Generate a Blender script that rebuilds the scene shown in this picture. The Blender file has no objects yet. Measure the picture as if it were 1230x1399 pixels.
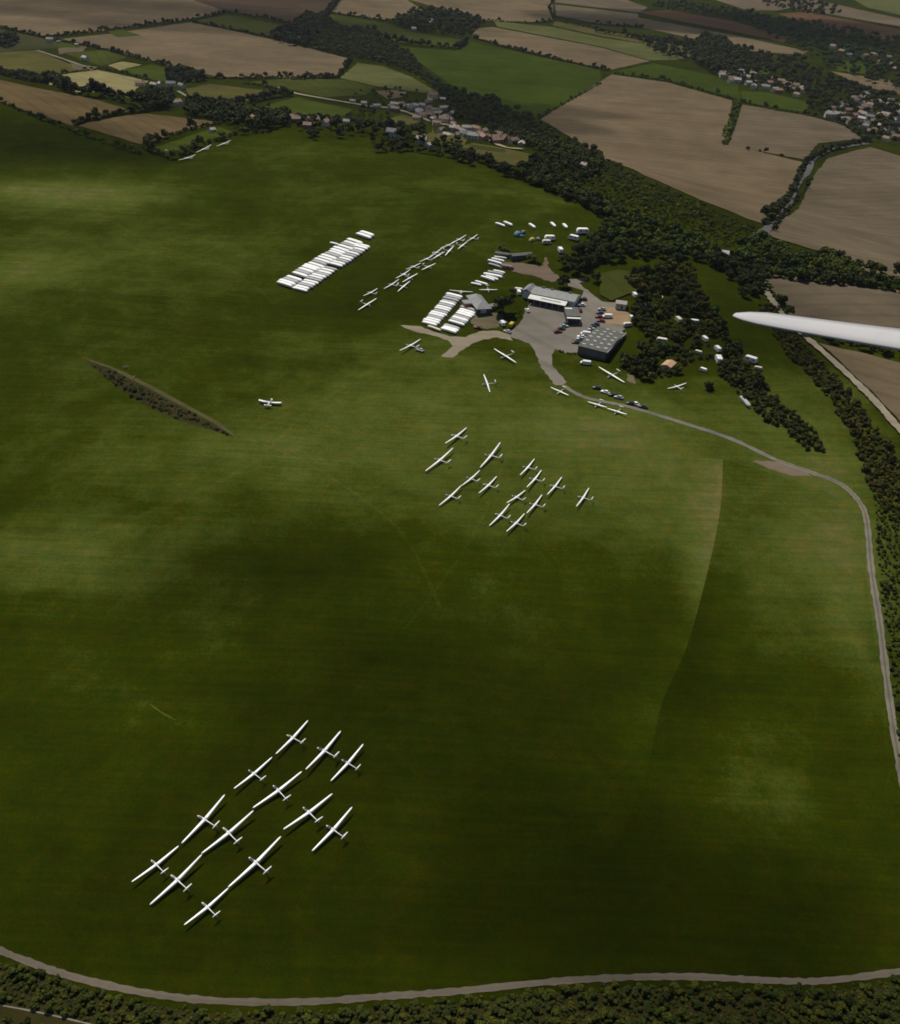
import bpy, bmesh, math, random
import numpy as np
from mathutils import Vector, Matrix
random.seed(7)
sc = bpy.context.scene
col = sc.collection

# ---------------------------------------------------------------- camera
FOC, PITCH, ROLL = 1368.3, math.radians(32.8), math.radians(4.0)      # focal length in photo pixels (photo 1230 x 1399)
FIT_P, FIT_R, FIT_H = 0.65179, 0.026446, 231.64                        # attitude relative to the sloping airfield
def basis(th, r):
    R = Vector((1, 0, 0)); U = Vector((0, math.sin(th), math.cos(th))); F = Vector((0, math.cos(th), -math.sin(th)))
    return R*math.cos(r)+U*math.sin(r), -R*math.sin(r)+U*math.cos(r), F
IX, IY, FW = basis(PITCH, ROLL)
a_, b_, c_ = basis(FIT_P, FIT_R)
NRM = IX*a_.z + IY*b_.z + FW*c_.z                                      # normal of the airfield slope
CAM = Vector((0, 0, 234.0))
cd = bpy.data.cameras.new('camera'); cam = bpy.data.objects.new('camera', cd); col.objects.link(cam)
m = Matrix((IX, IY, -FW)).transposed().to_4x4(); m.translation = CAM
cam.matrix_world = m
cd.sensor_fit = 'HORIZONTAL'; cd.sensor_width = 36.0; cd.lens = 36.0*FOC/1230.0
cd.clip_start = 0.5; cd.clip_end = 40000
sc.camera = cam
sc.render.resolution_x, sc.render.resolution_y = 900, 1024

# ---------------------------------------------------------------- sky, sun, exposure
SUN_EL, SUN_AZ = math.radians(57), math.radians(-28)                  # azimuth from +Y (ahead), negative = to the left
SUNV = Vector((math.sin(SUN_AZ)*math.cos(SUN_EL), math.cos(SUN_AZ)*math.cos(SUN_EL), math.sin(SUN_EL)))
w = bpy.data.worlds.new('World'); sc.world = w; w.use_nodes = True
nt = w.node_tree; nt.nodes.clear()
sky = nt.nodes.new('ShaderNodeTexSky'); sky.sky_type = 'NISHITA'; sky.sun_disc = False
sky.sun_elevation = SUN_EL; sky.sun_rotation = SUN_AZ
bg = nt.nodes.new('ShaderNodeBackground'); bg.inputs[1].default_value = 0.05
wo = nt.nodes.new('ShaderNodeOutputWorld')
nt.links.new(sky.outputs[0], bg.inputs[0]); nt.links.new(bg.outputs[0], wo.inputs[0])
ld = bpy.data.lights.new('sun', 'SUN'); ld.energy = 4.3; ld.angle = math.radians(0.8); ld.color = (1.0, 0.94, 0.84)
sun = bpy.data.objects.new('sun', ld); col.objects.link(sun); sun.rotation_euler = SUNV.to_track_quat('Z', 'Y').to_euler()
sc.view_settings.view_transform = 'Standard'; sc.view_settings.look = 'None'
sc.view_settings.exposure = 0.0; sc.view_settings.gamma = 1.0
sc.cycles.volume_bounces = 0
sc.cycles.filter_width = 1.7
sc.cycles.transparent_max_bounces = 16

# ---------------------------------------------------------------- terrain height
VAL = -20.0
def plane_z(x, y): return CAM.z + (-FIT_H - NRM.x*x - NRM.y*y)/NRM.z
def ray(px, py):
    return (IX*((px-615)/FOC) + IY*(-(py-699.5)/FOC) + FW).normalized()
def at_plane(px, py):
    d = ray(px, py); t = -FIT_H/d.dot(NRM); return CAM+d*t
CREST_PX = [(-900, 150), (-300, 95), (0, 138), (100, 182), (215, 222), (300, 195), (390, 190), (520, 207), (620, 216), (700, 245), (800, 288),
            (900, 335), (1000, 370), (1090, 405), (1230, 520), (1420, 640), (1420, 1000), (1500, 1600), (615, 1600), (-300, 1500), (-900, 1200)]
CR = np.array([at_plane(*p)[:2] for p in CREST_PX])
def sdist(x, y):
    "signed distance to the edge of the hill (positive outside); arrays"
    x = np.asarray(x, float); y = np.asarray(y, float)
    best = np.full(x.shape, 1e18); ins = np.zeros(x.shape, bool)
    n = len(CR)
    for i in range(n):
        x0, y0 = CR[i]; x1, y1 = CR[(i+1) % n]
        dx, dy = x1-x0, y1-y0
        t = np.clip(((x-x0)*dx+(y-y0)*dy)/(dx*dx+dy*dy), 0, 1)
        best = np.minimum(best, (x-x0-t*dx)**2+(y-y0-t*dy)**2)
        c = ((y0 > y) != (y1 > y))
        with np.errstate(divide='ignore', invalid='ignore'):
            xi = x0+(y-y0)*dx/(dy if abs(dy) > 1e-9 else 1e-9)
        ins ^= c & (x < xi)
    d = np.sqrt(best)
    return np.where(ins, -d, d)
FALL = 480.0
def raw_h(x, y):
    x = np.asarray(x, float); y = np.asarray(y, float)
    d = sdist(x, y)
    t = np.clip((d+40)/FALL, 0, 1); s = t*t*(3-2*t)
    und = (1.5*np.sin(x/63+y/91)+1.2*np.sin(y/47-x/120+1)+0.7*np.sin(x/29+2)*np.sin(y/33)) * np.clip(y/150, 0, 1)
    pz = plane_z(x, y)+und
    return pz*(1-s)+VAL*s
CELL = 12.5
GX0, GX1, GY0, GY1 = -900.0, 1000.0, -150.0, 1500.0
NX, NY = int((GX1-GX0)/CELL), int((GY1-GY0)/CELL)
gx = GX0+np.arange(NX+1)*CELL; gy = GY0+np.arange(NY+1)*CELL
XX, YY = np.meshgrid(gx, gy, indexing='ij')
ZZ = raw_h(XX, YY)
# beyond the grid the valley is level; ease the grid's rim to it
rim = np.minimum.reduce([XX-GX0, GX1-XX, YY-GY0, GY1-YY])
k = np.clip(rim/140.0, 0, 1); k = k*k*(3-2*k)
ZZ = ZZ*k+VAL*(1-k)
def H(x, y):
    if x <= GX0 or x >= GX1 or y <= GY0 or y >= GY1: return VAL
    u = (x-GX0)/CELL; v = (y-GY0)/CELL
    i = min(int(u), NX-1); j = min(int(v), NY-1); u -= i; v -= j
    z00 = ZZ[i, j]; z11 = ZZ[i+1, j+1]
    if u >= v: z10 = ZZ[i+1, j]; return float(z00+(z10-z00)*u+(z11-z10)*v)
    z01 = ZZ[i, j+1]; return float(z00+(z01-z00)*v+(z11-z01)*u)
def at(px, py, up=0.0):
    "point of the ground (raised by up) seen at a pixel of the photograph"
    d = ray(px, py)
    if d.z >= -0.02: d = Vector((d.x, d.y, -0.02)).normalized()
    t = 120.0; prev = t
    while t < 9000:
        p = CAM+d*t
        if p.z < H(p.x, p.y)+up: break
        prev = t; t += 8.0 if t < 2600 else 60
    lo, hi = prev, t
    for _ in range(18):
        mid = (lo+hi)/2; p = CAM+d*mid
        if p.z < H(p.x, p.y)+up: hi = mid
        else: lo = mid
    p = CAM+d*hi
    return Vector((p.x, p.y, H(p.x, p.y)))

# zoom windows used while reading the photograph: (x0, y0, scale)
def z1(L): return [(x/3.0, y/3.0) for x, y in L]
def z2(L): return [(400+x/2.929, y/2.929) for x, y in L]
def z3(L): return [(810+x/2.929, y/2.929) for x, y in L]
def z4(L): return [(810+x/2.929, 180+y/2.929) for x, y in L]
def z5(L): return [(360+x/4.73, 280+y/4.73) for x, y in L]
def z6(L): return [(540+x/4.73, 280+y/4.73) for x, y in L]
def z7(L): return [(540+x/5.59, 380+y/5.59) for x, y in L]
def z8(L): return [(680+x/5.59, 360+y/5.59) for x, y in L]
def z9(L): return [(820+x/4.1, 360+y/4.1) for x, y in L]
def z10(L): return [(740+x/4.73, 490+y/4.73) for x, y in L]
def z11(L): return [(950+x/4.393, 330+y/4.393) for x, y in L]

# ---------------------------------------------------------------- materials
MATS = {}
def new_mat(name):
    mt = bpy.data.materials.new(name); mt.use_nodes = True
    return mt, mt.node_tree, mt.node_tree.nodes['Principled BSDF']
def noise(nt, scale, detail=4, vec=None, rough=0.55):
    n = nt.nodes.new('ShaderNodeTexNoise'); n.inputs['Scale'].default_value = scale; n.inputs['Detail'].default_value = detail
    n.inputs['Roughness'].default_value = rough
    if vec is not None: nt.links.new(vec, n.inputs['Vector'])
    return n
def ramp(nt, fac, stops):
    r = nt.nodes.new('ShaderNodeValToRGB'); nt.links.new(fac, r.inputs[0])
    e = r.color_ramp.elements
    while len(e) < len(stops): e.new(0.5)
    for i, (p, c) in enumerate(stops): e[i].position = p; e[i].color = (*c, 1) if len(c) == 3 else c
    return r
def mix(nt, fac, a, b, mode='MIX'):
    mx = nt.nodes.new('ShaderNodeMix'); mx.data_type = 'RGBA'; mx.blend_type = mode
    for s, v in ((0, fac), (6, a), (7, b)):
        if hasattr(v, 'is_linked') or isinstance(v, bpy.types.NodeSocket): nt.links.new(v, mx.inputs[s])
        elif s == 0: mx.inputs[0].default_value = v
        else: mx.inputs[s].default_value = (*v, 1)
    return mx.outputs[2]
def world_pos(nt, rot=0.0, scale=(1, 1, 1)):
    g = nt.nodes.new('ShaderNodeNewGeometry'); mp = nt.nodes.new('ShaderNodeMapping')
    mp.inputs['Rotation'].default_value = (0, 0, rot); mp.inputs['Scale'].default_value = scale
    nt.links.new(g.outputs['Position'], mp.inputs[0]); return mp.outputs[0]
def M(name, c, rough=0.6, amp=0.12, scale=3.0, metal=0.0, spec=0.4):
    "plain paint / stone / metal with a little uneven wear"
    if name in MATS: return MATS[name]
    mt, nt, b = new_mat(name)
    tc = nt.nodes.new('ShaderNodeTexCoord')
    n = noise(nt, scale, 5, tc.outputs['Object'])
    lo = tuple(x*(1-amp) for x in c); hi = tuple(min(1, x*(1+amp)) for x in c)
    r = ramp(nt, n.outputs[0], [(0.3, lo), (0.7, hi)])
    nt.links.new(r.outputs[0], b.inputs['Base Color'])
    b.inputs['Roughness'].default_value = rough; b.inputs['Metallic'].default_value = metal
    b.inputs['Specular IOR Level'].default_value = spec
    MATS[name] = mt; return mt
def grass_mat(name, lush, dry_sunlit, bare, rot=0.35, streak=0.35):
    mt, nt, b = new_mat(name)
    P = world_pos(nt)
    at_ = nt.nodes.new('ShaderNodeAttribute'); at_.attribute_name = 'dry_sunlit'
    big = noise(nt, 0.011, 4, P); mid = noise(nt, 0.06, 5, P, 0.65); fine = noise(nt, 0.9, 6, P, 0.75)
    S = world_pos(nt, rot, (0.010, 0.13, 0.05)); st = noise(nt, 1.0, 4, S, 0.6)
    add = nt.nodes.new('ShaderNodeMath'); add.operation = 'MULTIPLY_ADD'; nt.links.new(big.outputs[0], add.inputs[0]); add.inputs[1].default_value = 0.55
    nt.links.new(at_.outputs['Fac'], add.inputs[2])
    a2 = nt.nodes.new('ShaderNodeMath'); a2.operation = 'MULTIPLY_ADD'; nt.links.new(mid.outputs[0], a2.inputs[0]); a2.inputs[1].default_value = 0.45
    nt.links.new(add.outputs[0], a2.inputs[2])
    a3 = nt.nodes.new('ShaderNodeMath'); a3.operation = 'MULTIPLY_ADD'; nt.links.new(st.outputs[0], a3.inputs[0]); a3.inputs[1].default_value = streak
    nt.links.new(a2.outputs[0], a3.inputs[2])
    a4 = nt.nodes.new('ShaderNodeMath'); a4.operation = 'MULTIPLY_ADD'; nt.links.new(fine.outputs[0], a4.inputs[0]); a4.inputs[1].default_value = 0.30
    nt.links.new(a3.outputs[0], a4.inputs[2])
    a5 = nt.nodes.new('ShaderNodeMath'); a5.operation = 'MULTIPLY'; nt.links.new(a4.outputs[0], a5.inputs[0]); a5.inputs[1].default_value = 0.8
    r = ramp(nt, a5.outputs[0], [(0.42, tuple(v*0.55 for v in lush)), (0.60, lush), (0.82, dry_sunlit), (1.0, bare)])
    # a second, yellow-brown mottling
    n2 = noise(nt, 0.035, 5, P, 0.7)
    f2 = ramp(nt, n2.outputs[0], [(0.35, (0, 0, 0)), (0.85, (1, 1, 1))])
    mul = nt.nodes.new('ShaderNodeMath'); mul.operation = 'MULTIPLY'; nt.links.new(f2.outputs[0], mul.inputs[0]); mul.inputs[1].default_value = 0.35
    c = mix(nt, mul.outputs[0], r.outputs[0], (lush[0]*1.6, lush[1]*1.2, lush[2]))
    MW = world_pos(nt, -0.95, (0.02, 0.55, 0.1)); mw = noise(nt, 1.0, 3, MW, 0.6); mr = ramp(nt, mw.outputs[0], [(0.36, (0.89, 0.90, 0.89)), (0.62, (1.09, 1.08, 1.06))])
    c = mix(nt, 1.0, c, mr.outputs[0], 'MULTIPLY')
    MX = world_pos(nt, 0.12, (0.008, 0.30, 0.1)); mx_ = noise(nt, 1.0, 4, MX, 0.65); mr2 = ramp(nt, mx_.outputs[0], [(0.34, (0.96, 0.96, 0.96)), (0.66, (1.04, 1.045, 1.03))])
    c = mix(nt, 1.0, c, mr2.outputs[0], 'MULTIPLY')
    b3 = noise(nt, 0.25, 5, P, 0.75); b3r = ramp(nt, b3.outputs[0], [(0.36, (0.80, 0.95, 0.9)), (0.5, (1, 1, 1)), (0.64, (1.28, 1.06, 0.9))])
    c = mix(nt, 1.0, c, b3r.outputs[0], 'MULTIPLY')
    g2 = noise(nt, 2.2, 3, P, 0.8); gr = ramp(nt, g2.outputs[0], [(0.3, (0.72, 0.72, 0.72)), (0.7, (1.22, 1.22, 1.22))])
    c = mix(nt, 1.0, c, gr.outputs[0], 'MULTIPLY')
    nt.links.new(c, b.inputs['Base Color']); b.inputs['Roughness'].default_value = 0.95; b.inputs['Specular IOR Level'].default_value = 0.0
    MATS[name] = mt; return mt
def field_mat(name, c, c2, rot=0.0, row=0.35, amp=0.5):
    "stubble or ploughed soil: drill lines, broad blotches, fine crumbs"
    if name in MATS: return MATS[name]
    c = tuple(v*0.72 for v in c); c2 = tuple(v*0.80 for v in c2)
    mt, nt, b = new_mat(name)
    P = world_pos(nt); big = noise(nt, 0.008, 4, P, 0.6); fine = noise(nt, 0.45, 6, P, 0.75)
    S = world_pos(nt, rot, (0.004, 0.09, 0.02)); st = noise(nt, 1.0, 5, S, 0.65)
    f = nt.nodes.new('ShaderNodeMath'); f.operation = 'MULTIPLY_ADD'; nt.links.new(st.outputs[0], f.inputs[0]); f.inputs[1].default_value = row
    h = nt.nodes.new('ShaderNodeMath'); h.operation = 'MULTIPLY'; nt.links.new(big.outputs[0], h.inputs[0]); h.inputs[1].default_value = 0.45
    nt.links.new(h.outputs[0], f.inputs[2])
    f2 = nt.nodes.new('ShaderNodeMath'); f2.operation = 'MULTIPLY_ADD'; nt.links.new(fine.outputs[0], f2.inputs[0]); f2.inputs[1].default_value = 0.22
    nt.links.new(f.outputs[0], f2.inputs[2])
    r = ramp(nt, f2.outputs[0], [(0.5-amp*0.4, c), (0.5+amp*0.35, c2)])
    T = world_pos(nt, rot+0.03, (1, 1, 1)); wv = nt.nodes.new('ShaderNodeTexWave'); wv.inputs['Scale'].default_value = 0.022; wv.inputs['Distortion'].default_value = 1.2; wv.inputs['Detail'].default_value = 3
    wv.inputs['Detail Scale'].default_value = 0.3; wv.bands_direction = 'Y'; nt.links.new(T, wv.inputs['Vector'])
    tr_ = ramp(nt, wv.outputs[0], [(0.0, (0.86, 0.87, 0.86)), (0.22, (1, 1, 1))])
    pt = noise(nt, 0.02, 5, P, 0.7); pr_ = ramp(nt, pt.outputs[0], [(0.35, (0.82, 0.84, 0.84)), (0.65, (1.12, 1.10, 1.08)), (0.8, (1.35, 1.3, 1.2))])  # broad blotches also put sunlit bands into the ground colour
    cc = mix(nt, 1.0, mix(nt, 1.0, r.outputs[0], tr_.outputs[0], 'MULTIPLY'), pr_.outputs[0], 'MULTIPLY')
    nt.links.new(cc, b.inputs['Base Color']); b.inputs['Roughness'].default_value = 0.95; b.inputs['Specular IOR Level'].default_value = 0.0
    MATS[name] = mt; return mt
def leaf_mat(name, c, var=0.35):
    if name in MATS: return MATS[name]
    mt, nt, b = new_mat(name)
    oi = nt.nodes.new('ShaderNodeObjectInfo'); at_ = nt.nodes.new('ShaderNodeAttribute'); at_.attribute_name = 'tint'
    g = nt.nodes.new('ShaderNodeNewGeometry')
    r = ramp(nt, oi.outputs['Random'], [(0.0, tuple(v*(1-var) for v in c)), (0.5, c), (0.8, (c[0]*1.3, c[1]*1.2, c[2]*0.9)), (1.0, (c[0]*1.25, c[1]*1.5, c[2]*1.1))])
    r2 = ramp(nt, at_.outputs['Fac'], [(0.0, (0.5, 0.55, 0.55)), (0.5, (1, 1, 1)), (0.85, (1.7, 1.4, 0.9)), (1.0, (1.6, 1.2, 0.85))])
    r3 = ramp(nt, g.outputs['Random Per Island'], [(0.0, (0.7, 0.7, 0.7)), (1.0, (1.35, 1.35, 1.3))])
    x = mix(nt, 1.0, r.outputs[0], r2.outputs[0], 'MULTIPLY'); x = mix(nt, 1.0, x, r3.outputs[0], 'MULTIPLY')
    nt.links.new(x, b.inputs['Base Color']); b.inputs['Roughness'].default_value = 0.8; b.inputs['Specular IOR Level'].default_value = 0.15
    MATS[name] = mt; return mt

# ---------------------------------------------------------------- object helpers
def tag(o, label=None, cat=None, group=None, kind=None):
    if label: o['label'] = label
    if cat: o['category'] = cat
    if group: o['group'] = group
    if kind: o['kind'] = kind
    return o
def link(name, me, mats, parent=None):
    o = bpy.data.objects.new(name, me); col.objects.link(o)
    for mt in (mats if isinstance(mats, (list, tuple)) else [mats]):
        if me is not None and len(me.materials) < (len(mats) if isinstance(mats, (list, tuple)) else 1): me.materials.append(mt)
    if parent: o.parent = parent
    return o
def empty(name, loc=(0, 0, 0), rz=0.0):
    o = bpy.data.objects.new(name, None); col.objects.link(o); o.location = loc; o.rotation_euler = (0, 0, rz); o.empty_display_size = 1; return o
KIDS = {}
def copy_tree(o, parent=None):
    c = o.copy(); col.objects.link(c); c.parent = parent
    ch = [x for x in KIDS.get(o.name, [])] or list(o.children)
    KIDS[o.name] = ch
    for x in ch: copy_tree(x, c)
    return c
class MB:
    def __init__(s): s.v = []; s.f = []; s.sm = []
    def add(s, vs, fs, smooth=False):
        n = len(s.v); s.v += [tuple(v) for v in vs]; s.f += [tuple(i+n for i in f) for f in fs]; s.sm += [smooth]*len(fs); return s
    def box(s, c, size, rz=0.0, taper=1.0, top=1.0):
        cx, cy, cz = c; x, y, z = (q/2 for q in size); cr, sr = math.cos(rz), math.sin(rz); vs = []
        for dz, k in ((-1, 1.0), (1, top)):
            for dx, dy in ((-1, -1), (1, -1), (1, 1), (-1, 1)):
                X, Y = dx*x*k, dy*y*k; vs.append((cx+X*cr-Y*sr, cy+X*sr+Y*cr, cz+dz*z))
        return s.add(vs, [(0, 3, 2, 1), (4, 5, 6, 7), (0, 1, 5, 4), (1, 2, 6, 5), (2, 3, 7, 6), (3, 0, 4, 7)])
    def loft(s, rings, cap=True, smooth=True):
        n = len(rings[0]); vs = [v for r in rings for v in r]; fs = []
        for i in range(len(rings)-1):
            for j in range(n): fs.append((i*n+j, i*n+(j+1) % n, (i+1)*n+(j+1) % n, (i+1)*n+j))
        if cap: fs.append(tuple(range(n-1, -1, -1))); fs.append(tuple((len(rings)-1)*n+j for j in range(n)))
        return s.add(vs, fs, smooth)
    def tube(s, stations, n=10, smooth=True):
        "stations (y, z, rx, rz): ellipses across the Y axis"
        rings = [[(rx*math.cos(2*math.pi*k/n), y, z+rz*math.sin(2*math.pi*k/n)) for k in range(n)] for y, z, rx, rz in stations]
        return s.loft(rings, True, smooth)
    def cyl(s, p0, p1, r0, r1=None, n=8):
        r1 = r0 if r1 is None else r1
        p0, p1 = Vector(p0), Vector(p1); d = (p1-p0).normalized(); a = d.orthogonal().normalized(); b = d.cross(a)
        return s.loft([[p+(a*math.cos(2*math.pi*k/n)+b*math.sin(2*math.pi*k/n))*r for k in range(n)] for p, r in ((p0, r0), (p1, r1))], True, True)
    def me(s, name):
        me = bpy.data.meshes.new(name); me.from_pydata(s.v, [], s.f)
        me.polygons.foreach_set('use_smooth', s.sm); me.update(); return me
    def build(s, name, mat, parent=None): return link(name, s.me(name), mat, parent)

def drape(name, px, mat, off=0.05, attr=None, world=False, kind='structure', label=None, sub=1, rough=0.0, rstep=2.0):
    "a polygon given in photo pixels, laid over the terrain"
    P = [Vector(p[:2]) for p in px] if world else [at(*p).xy for p in px]
    if rough:
        Q = []; rr = random.Random(len(P)*31+int(P[0].x))
        for a, b in zip(P, P[1:]+P[:1]):
            L = (b-a).length; n = min(60, max(1, int(L/rstep))); d = (b-a)/max(L, 1e-6); q = Vector((-d.y, d.x))
            for i in range(n): Q.append(a+(b-a)*(i/n)+q*rr.uniform(-rough, rough)*(1 if i else .3))
        P = Q
    bm = bmesh.new(); vs = [bm.verts.new((p.x, p.y, 0)) for p in P]
    bm.faces.new(vs); bmesh.ops.triangulate(bm, faces=bm.faces[:])
    cut_sheet(bm, sub)
    for v in bm.verts: v.co.z = H(v.co.x, v.co.y)+off
    bm.normal_update()
    for f in bm.faces:
        if f.normal.z < 0: f.normal_flip()
        f.smooth = True
    me = bpy.data.meshes.new(name); bm.to_mesh(me); bm.free()
    if attr: set_attr(me, attr)
    o = link(name, me, mat); tag(o, label, None, None, kind); return o
def cut_sheet(bm, sub=1):
    xs = [v.co.x for v in bm.verts]; ys = [v.co.y for v in bm.verts]
    x0, x1, y0, y1 = max(min(xs), GX0), min(max(xs), GX1), max(min(ys), GY0), min(max(ys), GY1)
    if x0 >= x1 or y0 >= y1: return
    def cut(co, no):
        bmesh.ops.bisect_plane(bm, geom=bm.verts[:]+bm.edges[:]+bm.faces[:], dist=1e-4, plane_co=co, plane_no=no)
    i0, i1 = math.ceil((x0-GX0)/CELL-1e-6), math.floor((x1-GX0)/CELL+1e-6)
    for i in range(i0, i1+1): cut((GX0+i*CELL, 0, 0), (1, 0, 0))
    j0, j1 = math.ceil((y0-GY0)/CELL-1e-6), math.floor((y1-GY0)/CELL+1e-6)
    for j in range(j0, j1+1): cut((0, GY0+j*CELL, 0), (0, 1, 0))
    if sub > 1:
        st = CELL/sub
        for i in range(math.ceil((x0-GX0)/st), math.floor((x1-GX0)/st)+1):
            if i % sub: cut((GX0+i*st, 0, 0), (1, 0, 0))
        for j in range(math.ceil((y0-GY0)/st), math.floor((y1-GY0)/st)+1):
            if j % sub: cut((0, GY0+j*st, 0), (0, 1, 0))
    dm = [(v.co.x-GX0)-(v.co.y-GY0) for v in bm.verts if GX0-1 <= v.co.x <= GX1+1 and GY0-1 <= v.co.y <= GY1+1]
    if dm:
        for k_ in range(math.ceil(min(dm)/CELL), math.floor(max(dm)/CELL)+1): cut((GX0+k_*CELL, GY0, 0), (1, -1, 0))
def ribbon(name, px, wid, mat, off=0.06, wid2=None, kind='structure', label=None):
    P = [at(*p).xy for p in px]
    P = smooth_line(P, 16)
    n = len(P); L = []; R_ = []
    for i, p in enumerate(P):
        d = (P[min(i+1, n-1)]-P[max(i-1, 0)]).normalized(); q = Vector((-d.y, d.x))
        t = i/(n-1); w_ = (wid*(1-t)+(wid2 if wid2 else wid)*t)/2*(1+0.10*math.sin(i*1.7)+0.08*math.sin(i*0.61)+random.uniform(-.12, .12))
        L.append(p+q*w_); R_.append(p-q*w_)
    bm = bmesh.new()
    for i in range(n-1):
        vs = [bm.verts.new((v.x, v.y, 0)) for v in (R_[i], R_[i+1], L[i+1], L[i])]
        bm.faces.new(vs)
    bmesh.ops.remove_doubles(bm, verts=bm.verts[:], dist=1e-3)
    bmesh.ops.triangulate(bm, faces=bm.faces[:]); cut_sheet(bm)
    for v in bm.verts: v.co.z = H(v.co.x, v.co.y)+off
    bm.normal_update()
    for f in bm.faces:
        if f.normal.z < 0: f.normal_flip()
    me = bpy.data.meshes.new(name); bm.to_mesh(me); bm.free()
    o = link(name, me, mat); tag(o, label, None, None, kind); return o
def smooth_line(P, k):
    out = []
    n = len(P)
    for i in range(n-1):
        p0, p1, p2, p3 = P[max(i-1, 0)], P[i], P[i+1], P[min(i+2, n-1)]
        for j in range(k):
            t = j/k
            out.append(0.5*((2*p1)+(p2-p0)*t+(2*p0-5*p1+4*p2-p3)*t*t+(3*p1-p0-3*p2+p3)*t**3))
    out.append(P[-1]); return out

# ---------------------------------------------------------------- dryness of the turf, with sun and shade patches put into its colour
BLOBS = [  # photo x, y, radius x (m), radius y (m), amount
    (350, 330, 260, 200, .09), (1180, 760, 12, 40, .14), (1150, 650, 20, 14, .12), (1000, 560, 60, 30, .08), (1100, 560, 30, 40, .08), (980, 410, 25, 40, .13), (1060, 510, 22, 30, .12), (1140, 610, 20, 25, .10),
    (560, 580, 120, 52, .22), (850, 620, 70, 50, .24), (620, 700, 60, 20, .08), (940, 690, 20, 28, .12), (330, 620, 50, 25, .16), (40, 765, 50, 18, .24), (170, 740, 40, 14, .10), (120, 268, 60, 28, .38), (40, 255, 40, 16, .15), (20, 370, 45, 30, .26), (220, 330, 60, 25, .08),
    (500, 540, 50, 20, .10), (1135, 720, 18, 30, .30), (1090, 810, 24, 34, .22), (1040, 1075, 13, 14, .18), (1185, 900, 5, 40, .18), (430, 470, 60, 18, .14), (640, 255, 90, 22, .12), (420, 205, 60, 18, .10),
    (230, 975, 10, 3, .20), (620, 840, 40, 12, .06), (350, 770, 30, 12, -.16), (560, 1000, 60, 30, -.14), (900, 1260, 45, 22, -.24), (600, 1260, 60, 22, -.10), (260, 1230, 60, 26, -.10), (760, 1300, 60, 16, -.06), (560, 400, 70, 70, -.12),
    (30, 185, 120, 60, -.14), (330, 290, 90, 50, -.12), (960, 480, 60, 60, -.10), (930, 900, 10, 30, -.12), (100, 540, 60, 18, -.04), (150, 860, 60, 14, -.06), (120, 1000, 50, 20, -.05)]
BL = [(at(x, y), rx, ry, a) for x, y, rx, ry, a in BLOBS]
def dry_sunlit_of(x, y):
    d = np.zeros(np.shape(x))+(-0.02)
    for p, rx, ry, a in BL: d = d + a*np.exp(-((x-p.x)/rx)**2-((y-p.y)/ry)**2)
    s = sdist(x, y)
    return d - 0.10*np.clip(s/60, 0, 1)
def set_attr(me, kadd=0.0):
    n = len(me.vertices); co = np.empty(n*3); me.vertices.foreach_get('co', co); co = co.reshape(n, 3)
    v = dry_sunlit_of(co[:, 0], co[:, 1])
    if callable(kadd): v = v+kadd(co[:, 0], co[:, 1])
    a = me.attributes.new('dry_sunlit', 'FLOAT', 'POINT'); a.data.foreach_set('value', v.astype(np.float32))

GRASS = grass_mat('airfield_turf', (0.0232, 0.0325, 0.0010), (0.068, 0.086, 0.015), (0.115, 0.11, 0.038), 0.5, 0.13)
def ground():
    vs = np.stack([XX, YY, ZZ], -1).reshape(-1, 3); idx = np.arange((NX+1)*(NY+1)).reshape(NX+1, NY+1)
    a, b, c, d = idx[:-1, :-1].ravel(), idx[1:, :-1].ravel(), idx[1:, 1:].ravel(), idx[:-1, 1:].ravel()
    fs = np.concatenate([np.stack([a, b, c], 1), np.stack([a, c, d], 1)])
    V = vs.tolist(); F = fs.tolist()
    # the valley floor out to the horizon: rings of quads joined to the grid's rim
    n = len(V); R = 16000
    o = [(-R, -R, VAL), (R, -R, VAL), (R, R*1.4, VAL), (-R, R*1.4, VAL)]
    V += o
    br = [int(idx[i, 0]) for i in range(NX+1)]; rr = [int(idx[NX, j]) for j in range(NY+1)]
    tr = [int(idx[i, NY]) for i in range(NX, -1, -1)]; lr = [int(idx[0, j]) for j in range(NY, -1, -1)]
    for side, (p, q) in ((br, (n, n+1)), (rr, (n+1, n+2)), (tr, (n+2, n+3)), (lr, (n+3, n))):
        F.append([p, q] + side[::-1])
    me = bpy.data.meshes.new('ground'); me.from_pydata(V, [], F)
    me.polygons.foreach_set('use_smooth', [True]*len(me.polygons)); me.update()
    set_attr(me)
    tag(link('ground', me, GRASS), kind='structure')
ground()
# lusher hay meadow east of the mown strip edge
mead = [(988, 628), (1060, 648), (1120, 668), (1162, 690), (1176, 730), (1186, 800), (1200, 920), (1214, 1060), (1180, 1200), (1000, 1290), (800, 1290), (840, 1160), (880, 1070), (905, 960), (940, 880), (972, 760), (985, 690)]
ym = at(900, 1000).y
drape('meadow', mead, GRASS, 0.03, attr=lambda x, y: -0.07*np.clip((y-ym)/70+0.55, 0.0, 1))
EDGE = smooth_line([at(*p).xy for p in [(988, 628), (985, 690), (972, 760), (940, 880), (905, 960), (880, 1070), (840, 1160)]], 5)
def band(x, y):
    d = np.full(x.shape, 1e9)
    for a, b in zip(EDGE[:-1], EDGE[1:]):
        e = b-a; t = np.clip(((x-a.x)*e.x+(y-a.y)*e.y)/e.length_squared, 0, 1); d = np.minimum(d, np.hypot(x-a.x-t*e.x, y-a.y-t*e.y))
    return 0.26*np.clip(1-d/15.0, 0, 1)**1.2*np.clip((y-at(840, 1160).y)/100, 0, 1)
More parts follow.
